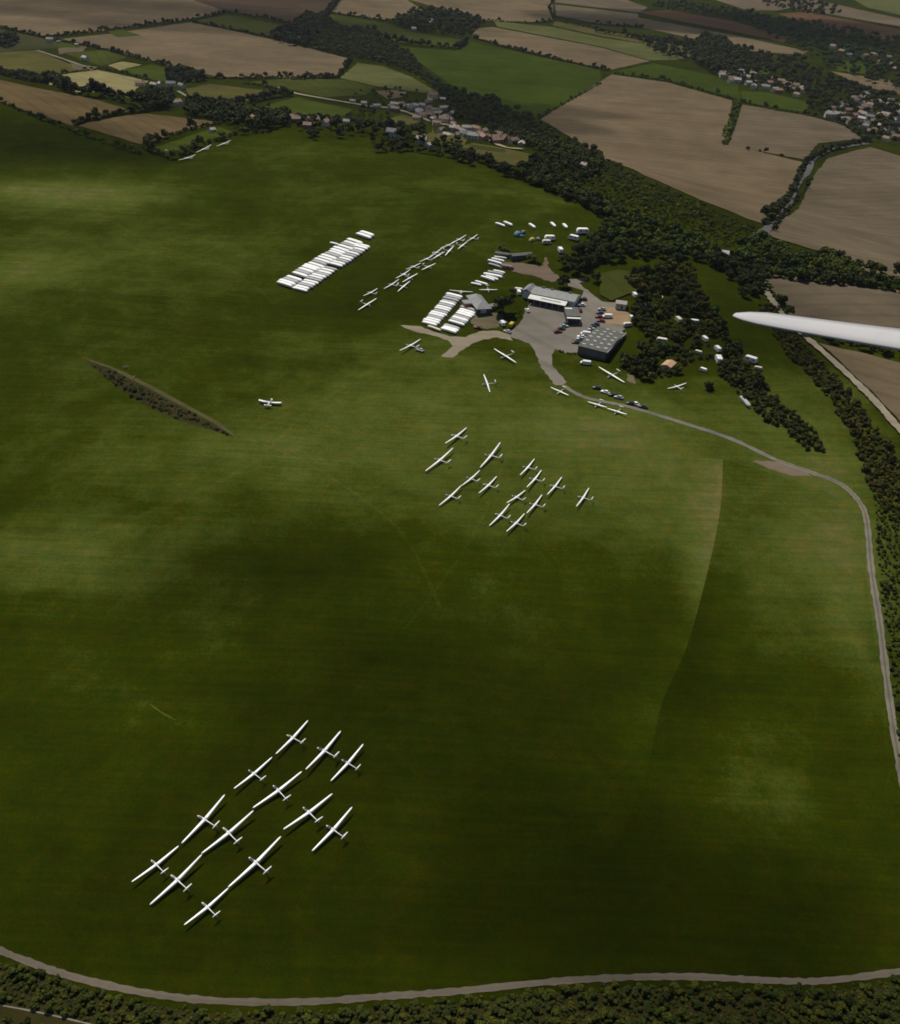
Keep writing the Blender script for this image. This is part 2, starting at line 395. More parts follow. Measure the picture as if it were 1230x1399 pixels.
drape('mown_edge_band', [tuple(p) for p in EDGE]+[(p.x-18, p.y+1) for p in EDGE[::-1]], GRASS, 0.045, attr=band, world=True, sub=6)

# ---------------------------------------------------------------- fields of the vale
TAN = field_mat('stubble_tan', (0.105, 0.078, 0.046), (0.19, 0.145, 0.088), 0.5)
TAN2 = field_mat('stubble_grey', (0.098, 0.075, 0.048), (0.165, 0.132, 0.088), -0.4)
BRN = field_mat('soil_brown', (0.0800, 0.0560, 0.0270), (0.1440, 0.1040, 0.0510), 0.9)
PUR = field_mat('soil_purple', (0.0440, 0.0320, 0.0216), (0.0800, 0.0560, 0.0360), 0.2)
RED = field_mat('soil_red', (0.0880, 0.0480, 0.0270), (0.1360, 0.0800, 0.0420), 0.3)
PAL = field_mat('dry_hay', (0.1920, 0.1680, 0.0720), (0.2880, 0.2560, 0.1200), 0.7)
OLV = field_mat('pasture_olive', (0.06, 0.06, 0.016), (0.11, 0.10, 0.03), 0.1)
GRN = field_mat('pasture_green', (0.035, 0.045, 0.008), (0.065, 0.075, 0.015), 1.1)
LIM = field_mat('pasture_bright', (0.034, 0.052, 0.006), (0.06, 0.08, 0.010), 0.6)
DGR = field_mat('crop_dark_green', (0.026, 0.043, 0.005), (0.050, 0.070, 0.008), 0.75)
PGR = field_mat('pasture_pale_green', (0.065, 0.07, 0.022), (0.12, 0.125, 0.045), 0.2)
SCR = field_mat('rough_ground', (0.03, 0.035, 0.014), (0.06, 0.06, 0.025), 0.3)
fields = [
 (z1([(-400, 60), (0, 102), (160, 146), (435, 127), (780, 84), (925, 50), (700, -60), (-400, -60)]), TAN),
 (z1([(710, -30), (930, 48), (1240, 106), (1400, 0), (1500, -80), (700, -70)]), PUR),
 (z1([(800, 86), (930, 60), (1190, 107), (1105, 156)]), GRN),
 ([(84, 53), (150, 46), (262, 30), (370, 53), (410, 62), (478, 80), (461, 104), (400, 106), (300, 105), (240, 92), (133, 65)], TAN),
 (z1([(440, 130), (500, 123), (580, 145), (480, 152)]), LIM, .3),
 (z1([(-300, 90), (0, 118), (170, 155), (250, 195), (0, 212), (-300, 190)]), SCR),
 (z1([(-300, 200), (0, 215), (150, 205), (280, 260), (400, 282), (180, 308), (0, 298), (-300, 270)]), OLV),
 (z1([(240, 196), (360, 185), (340, 210), (240, 222)]), TAN2), (z1([(290, 258), (400, 275), (380, 290), (300, 280)]), TAN2),
 (z1([(190, 165), (330, 180), (330, 195), (240, 192)]), LIM), (z1([(260, 215), (440, 205), (520, 235), (420, 270), (330, 245)]), GRN),
 (z1([(440, 268), (500, 252), (580, 265), (490, 288)]), PAL),
 (z1([(120, 318), (400, 286), (610, 332), (560, 362), (380, 378), (290, 378)]), PAL),
 (z1([(-400, 250), (0, 327), (290, 387), (560, 458), (310, 508), (300, 520), (0, 415), (-400, 330)]), BRN),
 (z1([(322, 517), (600, 466), (900, 502), (830, 522), (575, 592)]), BRN),
 (z1([(630, 605), (900, 522), (970, 545), (690, 630)]), LIM),
 (z1([(760, 365), (860, 345), (1125, 375), (900, 438), (790, 420)]), OLV),
 (z1([(440, 382), (640, 375), (650, 410), (560, 415)]), OLV),
 (z1([(500, 287), (620, 265), (840, 320), (780, 345), (640, 330)]), LIM),
 ([(330, 150), (405, 133), (482, 150), (470, 158), (400, 160), (345, 165)], LIM),
 ([(340, 112), (400, 107), (470, 109), (512, 119), (500, 130), (445, 133), (400, 123)], GRN),
 (z2([(190, 312), (260, 252), (360, 265), (480, 310), (570, 365), (520, 372), (330, 345)]), PGR),
 (z2([(420, 187), (650, 204), (700, 165), (850, 200), (1230, 277), (1230, 332), (980, 475), (840, 440), (650, 350), (520, 260), (400, 192)]), DGR),
 (z2([(150, 57), (380, 97), (480, 130), (690, 162), (660, 190), (420, 168), (130, 78)]), GRN),
 (z2([(190, -60), (430, -20), (520, 40), (380, 80), (155, 48)]), TAN),
 (z2([(425, -60), (1060, -80), (1040, 20), (1045, 80), (960, 88), (790, 85), (600, 35), (430, -10)]), TAN),
 (z2([(720, 115), (800, 108), (1230, 190), (1430, 245), (1270, 280), (1050, 235), (720, 150)]), TAN),
 (z2([(805, 84), (1040, 108), (1230, 150), (1400, 175), (1620, 210), (1600, 238), (1430, 242), (1230, 186), (820, 107)]), PGR),
 (z2([(1050, 82), (1230, 120), (1420, 155), (1600, 190), (1590, 205), (1230, 145), (1040, 103)]), OLV, .3),
 (z2([(1050, -60), (1230, -40), (1420, 30), (1390, 50), (1050, 10)]), TAN2), (z2([(1050, 18), (1380, 55), (1400, 105), (1225, 95), (1055, 62)]), TAN2),
 (z3([(180, 70), (320, 95), (560, 140), (860, 205), (840, 220), (640, 205), (380, 150), (190, 108)]), TAN),
 (z3([(740, 55), (850, 48), (1300, 130), (1300, 175), (1100, 150), (900, 110)]), RED),
 (z3([(180, 48), (300, 40), (560, 85), (800, 155), (780, 172), (560, 125), (330, 80)]), RED),
 (z3([(400, -30), (560, -40), (800, 30), (740, 42), (620, 42)]), TAN2), (z3([(560, -20), (760, -30), (1300, 90), (1250, 110), (880, 45)]), TAN2),
 (z3([(940, -60), (1300, -30), (1300, 75), (1100, 30)]), PGR),
 (z3([(72, 290), (240, 253), (470, 300), (580, 340), (590, 400), (300, 322), (80, 294)]), DGR),
 (z3([(592, 365), (700, 372), (860, 410), (860, 452), (600, 408)]), LIM),
 (z3([(620, 265), (720, 268), (700, 300), (630, 290)]), LIM), (z3([(960, 240), (1100, 250), (1120, 300), (980, 285)]), LIM),
 ([(738, 163), (836, 102), (912, 113), (1001, 138), (990, 196), (1097, 222), (1087, 243), (1047, 308), (1022, 300), (960, 275), (880, 240), (800, 200)], TAN),
 (z3([(600, 420), (860, 465), (1000, 500), (1080, 555), (900, 575), (848, 640), (545, 583)]), TAN2),
 (z4([(885, 180), (940, 108), (1110, 62), (1300, 120), (1500, 200), (1500, 650), (1230, 585), (1050, 560), (1040, 520), (870, 470), (700, 418), (870, 210)]), TAN2),
 ([(1041, 377), (1085, 378), (1240, 400), (1400, 430), (1400, 520), (1240, 468), (1085, 441), (1060, 405)], TAN2),
 ([(1118, 470), (1240, 500), (1400, 560), (1400, 700), (1240, 590), (1190, 535)], TAN),
 (z3([(950, 285), (1230, 330), (1400, 370), (1400, 420), (1230, 380), (1080, 345)]), TAN),
 # paddocks about the village
 (z2([(370, 480), (440, 460), (520, 480), (470, 505), (400, 510)]), OLV), (z2([(470, 535), (560, 510), (700, 565), (690, 590), (560, 580)]), OLV),
 (z2([(660, 595), (720, 575), (1000, 630), (900, 668), (700, 625)]), OLV), (z2([(330, 365), (420, 362), (460, 385), (380, 400)]), TAN2),
 (z2([(700, 580), (850, 600), (850, 615), (740, 600)]), SCR),
 (z9([(0, 60), (100, 40), (230, 60), (240, 150), (60, 215), (0, 180)]), GRN),
]
for i, F in enumerate(fields):
    drape('field', F[0], F[1], 0.10+0.012*i+(F[2] if len(F) > 2 else 0), rough=1.0, rstep=9.0)

# ---------------------------------------------------------------- roads, tracks, apron
field_mat('thin_turf', (0.10, 0.09, 0.05), (0.19, 0.16, 0.10), 0)
GRV = field_mat('gravel_track', (0.17, 0.155, 0.125), (0.30, 0.28, 0.235), 0.0, 0.2)
CHK = field_mat('chalk_track', (0.26, 0.22, 0.155), (0.42, 0.36, 0.27), 0.0, 0.2)
APR = field_mat('worn_asphalt', (0.17, 0.15, 0.125), (0.30, 0.27, 0.23), 0.8, 0.3)
TAR = field_mat('asphalt', (0.10, 0.10, 0.095), (0.16, 0.155, 0.145), 0.0, 0.2)
ribbon('track', [(770, 527), (800, 543), (860, 556), (940, 580), (1000, 600), (1060, 628), (1110, 646), (1148, 661), (1172, 683), (1184, 710), (1191, 780), (1202, 850), (1212, 930), (1222, 1000), (1236, 1080), (1260, 1200)], 2.3, GRV, 0.09)
ribbon('grass_ridge', [(1060, 628), (1110, 646), (1148, 661), (1172, 683), (1184, 710), (1191, 780), (1202, 850), (1212, 930), (1222, 1000), (1236, 1080), (1260, 1200)], 0.55, MATS['thin_turf'], 0.12)
ribbon('track', [(-60, 1270), (-20, 1290), (30, 1311), (100, 1335), (200, 1357), (300, 1368), (420, 1369), (520, 1362), (620, 1355), (750, 1342), (850, 1336), (950, 1335), (1050, 1340), (1130, 1340), (1240, 1326), (1300, 1315)], 1.7, field_mat('dark_gravel', (0.12, 0.10, 0.08), (0.22, 0.19, 0.155), 0.0, 0.2), 0.09)
ribbon('grass_ridge', [(-60, 1270), (-20, 1290), (30, 1311), (100, 1335), (200, 1357), (300, 1368), (420, 1369), (520, 1362), (620, 1355), (750, 1342), (850, 1336), (950, 1335), (1050, 1340), (1130, 1340), (1240, 1326), (1300, 1315)], 0.3, MATS['thin_turf'], 0.12)
drape('scrub_floor', [(-80, 1290), (30, 1328), (100, 1352), (200, 1373), (300, 1385), (420, 1385), (520, 1378), (620, 1371), (750, 1358), (850, 1352), (950, 1352), (1050, 1356), (1130, 1356), (1300, 1336), (1400, 1500), (-100, 1500)], field_mat('leaf_litter', (0.022, 0.024, 0.006), (0.05, 0.042, 0.013), 0), 0.03, rough=.3)
ribbon('footpath', [(-20, 1370), (60, 1385), (140, 1404)], 0.35, GRV, 0.09)
ribbon('chalk_track', [(1042, 385), (1050, 405), (1068, 428), (1085, 448), (1109, 469), (1164, 519), (1200, 555), (1232, 592), (1290, 650)], 3.6, CHK, 0.9)
ribbon('road', z4([(670, 420), (740, 350), (810, 230), (860, 165), (885, 110), (960, 72), (1100, 48)]), 6.5, TAR, 0.9)
ribbon('village_street', z2([(-60, 350), (0, 372), (120, 395), (300, 425), (420, 440), (560, 490), (680, 540), (800, 570), (920, 600)]), 6, CHK, 0.95)
ribbon('village_street', z2([(560, 480), (600, 440), (630, 425)]), 5, CHK, 1.0)
ribbon('lane', z1([(150, 207), (250, 240), (350, 275)]), 5, GRV, 0.9)
ribbon('lane', z1([(730, 375), (790, 410), (850, 440)]), 4, GRV, 0.9)
apron = z8([(90, 560), (100, 520), (180, 440), (220, 350), (260, 290), (300, 180), (420, 210), (610, 330), (640, 250), (655, 205), (720, 230), (800, 290), (900, 300), (1030, 400), (1000, 480), (800, 640), (700, 680), (610, 680), (520, 685), (440, 655), (412, 700), (425, 790), (530, 905), (500, 930), (440, 930), (330, 790), (290, 680), (240, 610), (160, 580)])
drape('apron', apron, APR, 0.07, rough=.45)
drape('dirt_lane', z8([(655, 205), (600, 190), (540, 170), (540, 120), (620, 115), (690, 105), (690, 125), (620, 150), (720, 230)]), APR, 0.085, rough=.4)
drape('dirt_yard', z6([(640, 370), (780, 370), (960, 395), (965, 340), (985, 340), (990, 400), (1060, 465), (1130, 490), (1010, 500), (900, 460), (760, 430), (650, 400)]), field_mat('trodden_earth', (0.15, 0.11, 0.08), (0.23, 0.18, 0.13), 0), 0.09, rough=.7)
drape('sand_yard', z8([(820, 325), (910, 345), (1010, 385), (1030, 410), (985, 470), (900, 460), (800, 450), (800, 390)]), field_mat('orange_hoggin', (0.27, 0.19, 0.11), (0.36, 0.26, 0.16), 0), 0.095, rough=.5)
drape('chalk_track', z7([(40, 362), (180, 366), (300, 412), (420, 448), (540, 452), (640, 408), (760, 400), (880, 425), (900, 480), (780, 452), (650, 478), (540, 530), (440, 608), (350, 600), (400, 560), (440, 520), (400, 475), (260, 432), (130, 402)]), CHK, 0.11, rough=.55)
drape('bare_ground', z7([(560, 270), (660, 250), (830, 280), (800, 370), (700, 390), (600, 370)]), field_mat('thin_turf', (0.10, 0.09, 0.05), (0.19, 0.16, 0.10), 0), 0.06, rough=.7)
drape('bare_ground', [(1028, 630), (1062, 630), (1100, 643), (1110, 652), (1080, 650), (1050, 640)], MATS['trodden_earth'], 0.06, rough=.7)
drape('bare_ground', z10([(548, 100), (600, 110), (610, 165), (560, 150)]), MATS['thin_turf'], 0.05, rough=.7)

def wheel_track(pts, wd, k_):
    o = ribbon('wheel_track', pts, wd, GRASS, 0.035); set_attr(o.data, lambda x, y: k_)
for off in (0, 3.2):
    wheel_track([(70+off, 250), (130+off, 290), (215+off, 335), (320+off, 372), (400+off, 440)], .7, .05)
    wheel_track([(340+off, 600), (430+off, 640), (540+off, 720), (600+off, 830)], .5, .07)
    wheel_track([(548, 480+off), (480, 520+off), (420, 560+off), (330, 640+off), (150, 720+off), (-20, 770+off)], .5, .08)
    wheel_track([(700+off, 600), (640+off, 740), (520+off, 900), (470+off, 960)], .4, .06)
    wheel_track([(-20, 420+off), (160, 440+off), (360, 430+off), (520, 440+off)], .7, .07)
wheel_track([(205, 962), (220, 973), (240, 984)], .5, .13)
# ---------------------------------------------------------------- foliage
def leaf_cloud(rng, blobs, nleaf, size):
    "quads facing outward on lumpy blobs (cx,cy,cz,r) -> arrays"
    bl = np.array(blobs); wts = bl[:, 3]**2; wts /= wts.sum()
    pick = rng.choice(len(bl), nleaf, p=wts)
    d = rng.normal(size=(nleaf, 3)); d /= np.linalg.norm(d, axis=1)[:, None]; d[:, 2] = np.where(d[:, 2] < -0.35, -d[:, 2], d[:, 2])
    c = bl[pick, :3]+d*(bl[pick, 3]*rng.uniform(0.78, 1.08, nleaf))[:, None]*np.array([1, 1, 0.85])
    c[:, 2] = np.maximum(c[:, 2], 0.15)
    nrm = d+rng.normal(size=(nleaf, 3))*0.45; nrm /= np.linalg.norm(nrm, axis=1)[:, None]
    a = np.cross(nrm, rng.normal(size=(nleaf, 3))); a /= np.linalg.norm(a, axis=1)[:, None]; b = np.cross(nrm, a)
    s = (size*rng.uniform(0.6, 1.3, nleaf))[:, None]
    return np.stack([c-a*s-b*s*0.6, c+a*s*0.8-b*s, c+a*s+b*s*0.7, c-a*s*0.7+b*s], 1)   # n,4,3
ICO = None
def core(blobs, rng):
    global ICO
    if ICO is None:
        bm = bmesh.new(); bmesh.ops.create_icosphere(bm, subdivisions=1, radius=1)
        ICO = (np.array([v.co[:] for v in bm.verts]), np.array([[v.index for v in f.verts] for f in bm.faces])); bm.free()
    V, F = ICO; vs = []; fs = []
    for k_, (x, y, z, r) in enumerate(blobs):
        vs.append(V*r*0.86*rng.uniform(0.85, 1.1, (len(V), 1))*np.array([1, 1, 0.85])+np.array([x, y, z])); fs.append(F+k_*len(V))
    v = np.concatenate(vs); v[:, 2] = np.maximum(v[:, 2], 0.05)
    return v, np.concatenate(fs)
def crown_arrays(seed, R, Ht, nb=11, nleaf=420, size=0.55, base=0.28):
    rng = np.random.default_rng(seed); bl = [(0, 0, Ht*0.62, R*0.62)]
    for i in range(nb):
        a = rng.uniform(0, 6.28); q = rng.uniform(0.35, 0.78)*R; z = rng.uniform(base+0.1, 0.86)*Ht
        k2 = 1-0.45*max(0, (z/Ht-0.55))/0.45
        bl.append((q*math.cos(a)*k2, q*math.sin(a)*k2, z, R*rng.uniform(0.24, 0.44)))
    Q = leaf_cloud(rng, bl, nleaf, size); cv, cf = core(bl, rng)
    return Q, cv, cf
def mesh_from(Q, cv, cf, name, tint=None):
    n = len(Q); V = np.concatenate([Q.reshape(-1, 3), cv]); F = [tuple(range(i*4, i*4+4)) for i in range(n)]+[tuple(int(q)+n*4 for q in f) for f in cf]
    me = bpy.data.meshes.new(name); me.from_pydata(V.tolist(), [], F)
    a = me.attributes.new('tint', 'FLOAT', 'POINT')
    a.data.foreach_set('value', np.full(len(V), 0.5, np.float32) if tint is None else tint.astype(np.float32))
    me.update(); return me
def trunk_me(Ht, r, seed):
    rng = random.Random(seed); m_ = MB(); m_.cyl((0, 0, -0.3), (rng.uniform(-.2, .2), 0, Ht*0.5), r, r*0.55, 7)
    for i in range(5):
        a = i*1.3+rng.random(); z = Ht*rng.uniform(0.28, 0.5)
        m_.cyl((0, 0, z), (math.cos(a)*Ht*0.2, math.sin(a)*Ht*0.2, z+Ht*0.2), r*0.4, r*0.15, 5)
    return m_.me('trunk')
LEAF_D = leaf_mat('leaves_dark', (0.025, 0.035, 0.006)); LEAF_M = leaf_mat('leaves_mid', (0.038, 0.052, 0.007)); LEAF_B = leaf_mat('leaves_olive_brown', (0.046, 0.050, 0.010))
LEAF_L = leaf_mat('leaves_light', (0.085, 0.105, 0.018))
BARK = M('bark', (0.09, 0.07, 0.05), 0.9, 0.3)
PROTO = {}
def tree_protos():
    specs = [('dark', 5.0, 9.5, LEAF_D), ('mid', 4.2, 8.0, LEAF_M), ('brown', 2.7, 3.8, LEAF_B), ('light', 3.6, 6.5, LEAF_L), ('bush', 2.4, 3.0, LEAF_M)]
    for nm, R, Ht, mt in specs:
        PROTO[nm] = []
        for s in range(4):
            Q, cv, cf = crown_arrays(s*17+len(nm), R, Ht, 11 if Ht > 5 else 8, 460 if Ht > 5 else 300, 0.5 if Ht > 5 else 0.34, 0.28 if Ht > 5 else 0.02)
            cm = mesh_from(Q, cv, cf, 'crown'); cm.materials.append(mt)
            tm = trunk_me(Ht, 0.28 if Ht > 5 else 0.1, s); tm.materials.append(BARK)
            PROTO[nm].append((cm, tm, Q, cv, cf, mt))
tree_protos()
TREES = []
def add_tree(x, y, kind, label, group, sc_=1.0, name=None, cat='tree'):
    z = H(x, y); cm, tm = random.choice(PROTO[kind])[:2]
    name = name or ('bush' if kind in ('brown', 'bush') else 'broadleaf_tree'); cat = 'bush' if name == 'bush' else cat
    root = empty(name, (x, y, z-0.1), random.uniform(0, 6.28)); s = sc_*random.uniform(0.75, 1.25)
    root.scale = (s*random.uniform(.9, 1.15), s*random.uniform(.9, 1.15), s*random.uniform(.85, 1.15))
    for nm, me in (('trunk', tm), ('crown', cm)):
        o = bpy.data.objects.new(nm, me); col.objects.link(o); o.parent = root
    tag(root, label, cat, group); TREES.append(root); return root
def inside(poly, x, y):
    c = False; n = len(poly)
    for i in range(n):
        x0, y0 = poly[i]; x1, y1 = poly[(i+1) % n]
        if (y0 > y) != (y1 > y) and x < x0+(y-y0)*(x1-x0)/(y1-y0): c = not c
    return c
def fill(px, step, jit=0.45, keep=1.0):
    "jittered points on the ground inside a polygon given in photo pixels"
    P = [tuple(at(*p).xy) for p in px]
    xs = [p[0] for p in P]; ys = [p[1] for p in P]; out = []
    y = min(ys)
    while y < max(ys):
        x = min(xs)
        while x < max(xs):
            X, Y = x+random.uniform(-jit, jit)*step, y+random.uniform(-jit, jit)*step
            if random.random() < keep and inside(P, X, Y): out.append((X, Y))
            x += step
        y += step*0.9
    return out
HOLES = []   # clearings: (x, y, r)
def clear(pts): return [p for p in pts if all((p[0]-h[0])**2+(p[1]-h[1])**2 > h[2]**2 for h in HOLES)]
def mass(name, pts, kinds, sc_, label=None, cat=None, kind='stuff', leaf_frac=1.0, hk=1.0, mat=None):
    "many crowns written into ONE mesh (an uncountable mass, or one hedge)"
    rng = np.random.default_rng(len(pts)+11); Qs = []; CV = []; CF = []; T = []; TC = []; off = 0
    for (x, y) in pts:
        kd = kinds[int(rng.integers(len(kinds)))]; cm, tm, Q, cv, cf, mt = PROTO[kd][int(rng.integers(4))]
        s = sc_*rng.uniform(0.65, 1.25); a = rng.uniform(0, 6.28); R = np.array([[math.cos(a), -math.sin(a), 0], [math.sin(a), math.cos(a), 0], [0, 0, hk*rng.uniform(.8, 1.2)]])*s
        n = int(len(Q)*leaf_frac); sel = rng.choice(len(Q), n, replace=False)
        o = np.array([x, y, H(x, y)-0.1])
        Qs.append(Q[sel]@R.T+o); CV.append(cv@R.T+o); CF.append(cf+off); off += len(cv)
        t = float(np.clip(rng.normal(0.5, 0.27), 0, 1)); T.append(np.full(n*4, t)); TC.append(np.full(len(cv), t))
    Q = np.concatenate(Qs); me_ = mesh_from(Q, np.concatenate(CV), np.concatenate(CF), name, np.concatenate(T+TC))
    mt = mat or PROTO[kinds[0]][0][5]
    o = link(name, me_, mt); tag(o, label, cat, None, kind); return o

# caravans and huts standing in the scrub keep a clearing round them
VANS = z9([(195, 172), (345, 186), (440, 312), (530, 322), (588, 418), (660, 475), (665, 537), (580, 590), (845, 538), (888, 582), (348, 430), (552, 492), (383, 572)])
for p in VANS:
    q = at(*p); HOLES.append((q.x, q.y-1.5, 5.5))
for p, r in (((745, 405), 26), ((825, 465), 22), ((650, 410), 14), ((986, 345), 7), ((845, 418), 8), ((770, 412), 12)):
    q = at(*p); HOLES.append((q.x, q.y, r))

wood_main = [(690, 240), (735, 240), (790, 262), (850, 288), (925, 322), (990, 342), (1030, 330), (1052, 333), (1110, 354), (1170, 376), (1240, 393), (1240, 400), (1110, 388), (1045, 380), (1040, 408), (1015, 408), (988, 372), (962, 359), (885, 352), (850, 358), (800, 374), (776, 360), (806, 325), (832, 303), (785, 275)]
pts = clear(fill(wood_main, 5.2))
pts.sort(key=lambda p: p[1])
near = pts[:150]; rest = pts[150:]
for x, y in near:
    add_tree(x, y, random.choice(['dark', 'dark', 'mid', 'dark']), 'dark dense broadleaf tree at the near edge of the wood behind the hangars', 'dark trees along the near edge of the wood behind the hangars', 0.62)
mass('woodland', rest, ['mid', 'dark', 'mid', 'dark', 'light'], 0.68, 'dark broadleaf wood running along the slope behind the airfield', leaf_frac=.7)
mass('woodland', clear(fill([(735, 182), (800, 209), (860, 238), (930, 268), (1000, 299), (1030, 313), (1025, 334), (990, 338), (925, 316), (850, 280), (785, 254), (735, 230)], 4.2, keep=.7)), ['light', 'bush', 'light', 'brown'], .46, 'lighter olive treetops on the far side of the wood', leaf_frac=.7)
mass('woodland', clear(fill([(1110, 348), (1150, 352), (1175, 368), (1165, 380), (1110, 372)], 6)), ['light', 'light'], .8, 'lighter green thicket between two tan fields', leaf_frac=.7)
valley = z2([(0, 90), (60, 55), (110, 60), (200, 115), (330, 120), (370, 165), (480, 225), (520, 290), (600, 340), (700, 385), (800, 400), (900, 450), (1020, 520), (1100, 570), (1230, 620), (1230, 690), (1000, 640), (930, 590), (780, 500), (640, 480), (590, 390), (560, 350), (470, 290), (350, 250), (220, 230), (100, 185), (0, 165)])
mass('woodland', fill(valley, 7.0, keep=.85), ['mid', 'dark', 'dark', 'light'], .78, 'dark belt of trees winding down the valley past the village', leaf_frac=.6)
mass('woodland', fill(z2([(380, 90), (530, 40), (620, 40), (770, 90), (710, 150), (600, 140), (480, 120)]), 12, keep=.75), ['dark', 'mid'], 1.1, 'trees round the far farmstead at the top', leaf_frac=.5)
pc = fill([(850, 380), (880, 366), (935, 360), (958, 395), (985, 440), (1008, 475), (1050, 540), (1000, 530), (975, 500), (950, 490), (930, 512), (880, 522), (852, 503), (838, 488), (862, 440), (868, 400)], 3.3, keep=.9)
pc = clear(pc); random.shuffle(pc)
pc2 = pc[:150]
for x, y in pc2:
    add_tree(x, y, random.choice(['dark', 'mid', 'brown', 'brown', 'mid']), 'bushy tree in the thicket among the caravans beside the hangar', 'bushy trees in the caravan thicket', 0.52 if random.random() < .8 else .72)
mass('scrub', pc[150:], ['brown', 'mid', 'bush'], .55, 'undergrowth of the thicket among the caravans')
ps = clear(fill([(990, 470), (1010, 478), (1055, 540), (1112, 590), (1126, 618), (1100, 615), (1075, 590), (1040, 572), (1010, 540), (985, 510)], 2.35, keep=.95))
for x, y in ps[:170]:
    add_tree(x, y, random.choice(['brown', 'brown', 'bush', 'brown']), 'rust-brown and green bush in the tongue of scrub right of the caravans', 'bushes in the tongue of scrub right of the caravans', 0.52)
if ps[170:]: mass('scrub', ps[170:], ['brown', 'bush'], .52, 'far bushes of the tongue of scrub')
mass('scrub', clear(fill([(1035, 415), (1056, 418), (1090, 462), (1106, 482), (1158, 534), (1212, 606), (1250, 655), (1300, 730), (1250, 730), (1225, 705), (1200, 690), (1188, 668), (1175, 632), (1160, 590), (1123, 532), (1077, 488), (1048, 446)], 2.5)), ['brown', 'bush', 'bush', 'brown'], .56, 'dense brown and green scrub between the meadow and the chalk track')
mass('scrub', fill([(1195, 680), (1260, 700), (1300, 900), (1300, 1300), (1250, 1300), (1233, 1060), (1222, 960), (1208, 850), (1200, 760)], 1.9), ['light', 'brown', 'bush', 'bush'], .26, 'olive bushes outside the perimeter track at the right edge')
mass('scrub', fill([(-80, 1285), (30, 1322), (100, 1346), (200, 1368), (300, 1381), (420, 1382), (520, 1374), (620, 1366), (750, 1353), (850, 1347), (950, 1346), (1050, 1351), (1130, 1350), (1300, 1328), (1400, 1480), (150, 1480), (150, 1406), (60, 1380), (-60, 1360)], 1.2, keep=.97), ['bush', 'mid', 'brown', 'dark', 'bush'], .21, 'dark olive scrub below the perimeter track along the bottom', hk=.75)
mass('scrub', fill([(-60, 1385), (50, 1400), (120, 1412), (120, 1480), (-100, 1480)], 1.3, keep=.8), ['bush', 'mid'], .22, 'low scrub in the bottom left corner')
# the old pit, a long hollow full of scrub
mass('scrub', fill([(116, 492), (150, 505), (185, 523), (210, 537), (245, 557), (290, 579), (318, 597), (300, 590), (240, 572), (205, 556), (180, 542), (150, 521)], 1.5), ['bush', 'brown', 'bush', 'dark'], .2, 'brown and green scrub filling the long hollow in the turf', hk=.6)
drape('bare_bank', [(110, 487), (150, 500), (172, 509), (210, 528), (250, 550), (300, 577), (326, 600), (322, 598), (290, 577), (245, 555), (210, 538), (185, 524), (150, 505)], field_mat('chalky_bank', (0.050, 0.055, 0.013), (0.12, 0.11, 0.045), 0), 0.05)
drape('hollow_floor', [(112, 489), (150, 503), (185, 521), (210, 534), (245, 553), (290, 577), (322, 598), (300, 591), (240, 573), (205, 557), (180, 543), (150, 520)], field_mat('scrubby_soil', (0.03, 0.028, 0.010), (0.06, 0.05, 0.02), 0), 0.06)

# hedges: each one a thing
def line_pts(px, step, wid):
    P = [at(*p).xy for p in px]; out = []
    for a, b in zip(P[:-1], P[1:]):
        L = (b-a).length; n = max(1, int(L/step)); d = (b-a)/max(L, 1e-6); q = Vector((-d.y, d.x))
        for i in range(n):
            if random.random() < .03: continue
            p = a+(b-a)*((i+random.uniform(0, 1))/n)+q*random.uniform(-wid, wid)/2; out.append((p.x, p.y))
    return out
def hedge(px, label, step=2.3, wid=2.0, sc_=.85, kinds=('bush', 'brown', 'bush', 'mid')):
    p = line_pts(px, step, wid)
    if p: mass('hedge', p, list(kinds), sc_, label, 'hedge', None, .45)
BIGK = ('dark', 'bush', 'mid', 'dark')
hedge(z1([(0, 115), (180, 155), (440, 125)]), 'dark hedge along the near side of the far left tan field')
hedge(z1([(440, 125), (790, 82), (925, 55)]), 'dark hedge between the two large tan fields at upper left')
hedge(z1([(190, 160), (400, 197), (720, 277), (850, 322)]), 'hedge slanting down the left side of the big tan field')
hedge(z1([(850, 322), (1000, 322), (1230, 316), (1380, 318)]), 'hedge along the near side of the big tan field')
hedge(z1([(-100, 275), (0, 302), (100, 328), (300, 387)]), 'thick hedge above the left brown field', 4, 6, 1.2, BIGK)
hedge(z1([(300, 387), (450, 405), (600, 445)]), 'broad tree-filled hedge between the brown field and the olive pasture', 3, 10, 1.2, BIGK)
hedge(z1([(300, 512), (570, 462), (650, 450)]), 'hedge dividing the two brown fields at left')
hedge(z1([(575, 600), (640, 630), (700, 652), (760, 632)]), 'hedge at the airfield corner below the small green paddock', 3, 6)
hedge(z1([(760, 632), (830, 600), (960, 552), (1100, 540)]), 'hedge behind the row of gliders at the upper left edge of the airfield', 3, 5)
hedge(z1([(600, 590), (700, 555), (800, 527), (905, 512)]), 'hedge between the brown field and the small green paddock', 3, 4)
hedge(z1([(790, 92), (1000, 132), (1230, 186), (1430, 238)]), 'thin hedge along the far side of the big tan field')
hedge(z1([(930, 52), (1090, 75), (1240, 108)]), 'hedge under the purple ploughed field')
hedge(z1([(900, 440), (1000, 425), (1100, 402), (1190, 392)]), 'hedge along the near side of the round olive pasture', 3, 6, 1.1, BIGK)
hedge(z1([(1190, 390), (1130, 362), (1000, 345)]), 'hedge at the right end of the round olive pasture', 3, 4)
hedge(z1([(120, 316), (280, 300), (410, 284), (500, 300), (615, 332)]), 'low hedge round the pale hay field', 3, 2, .7)
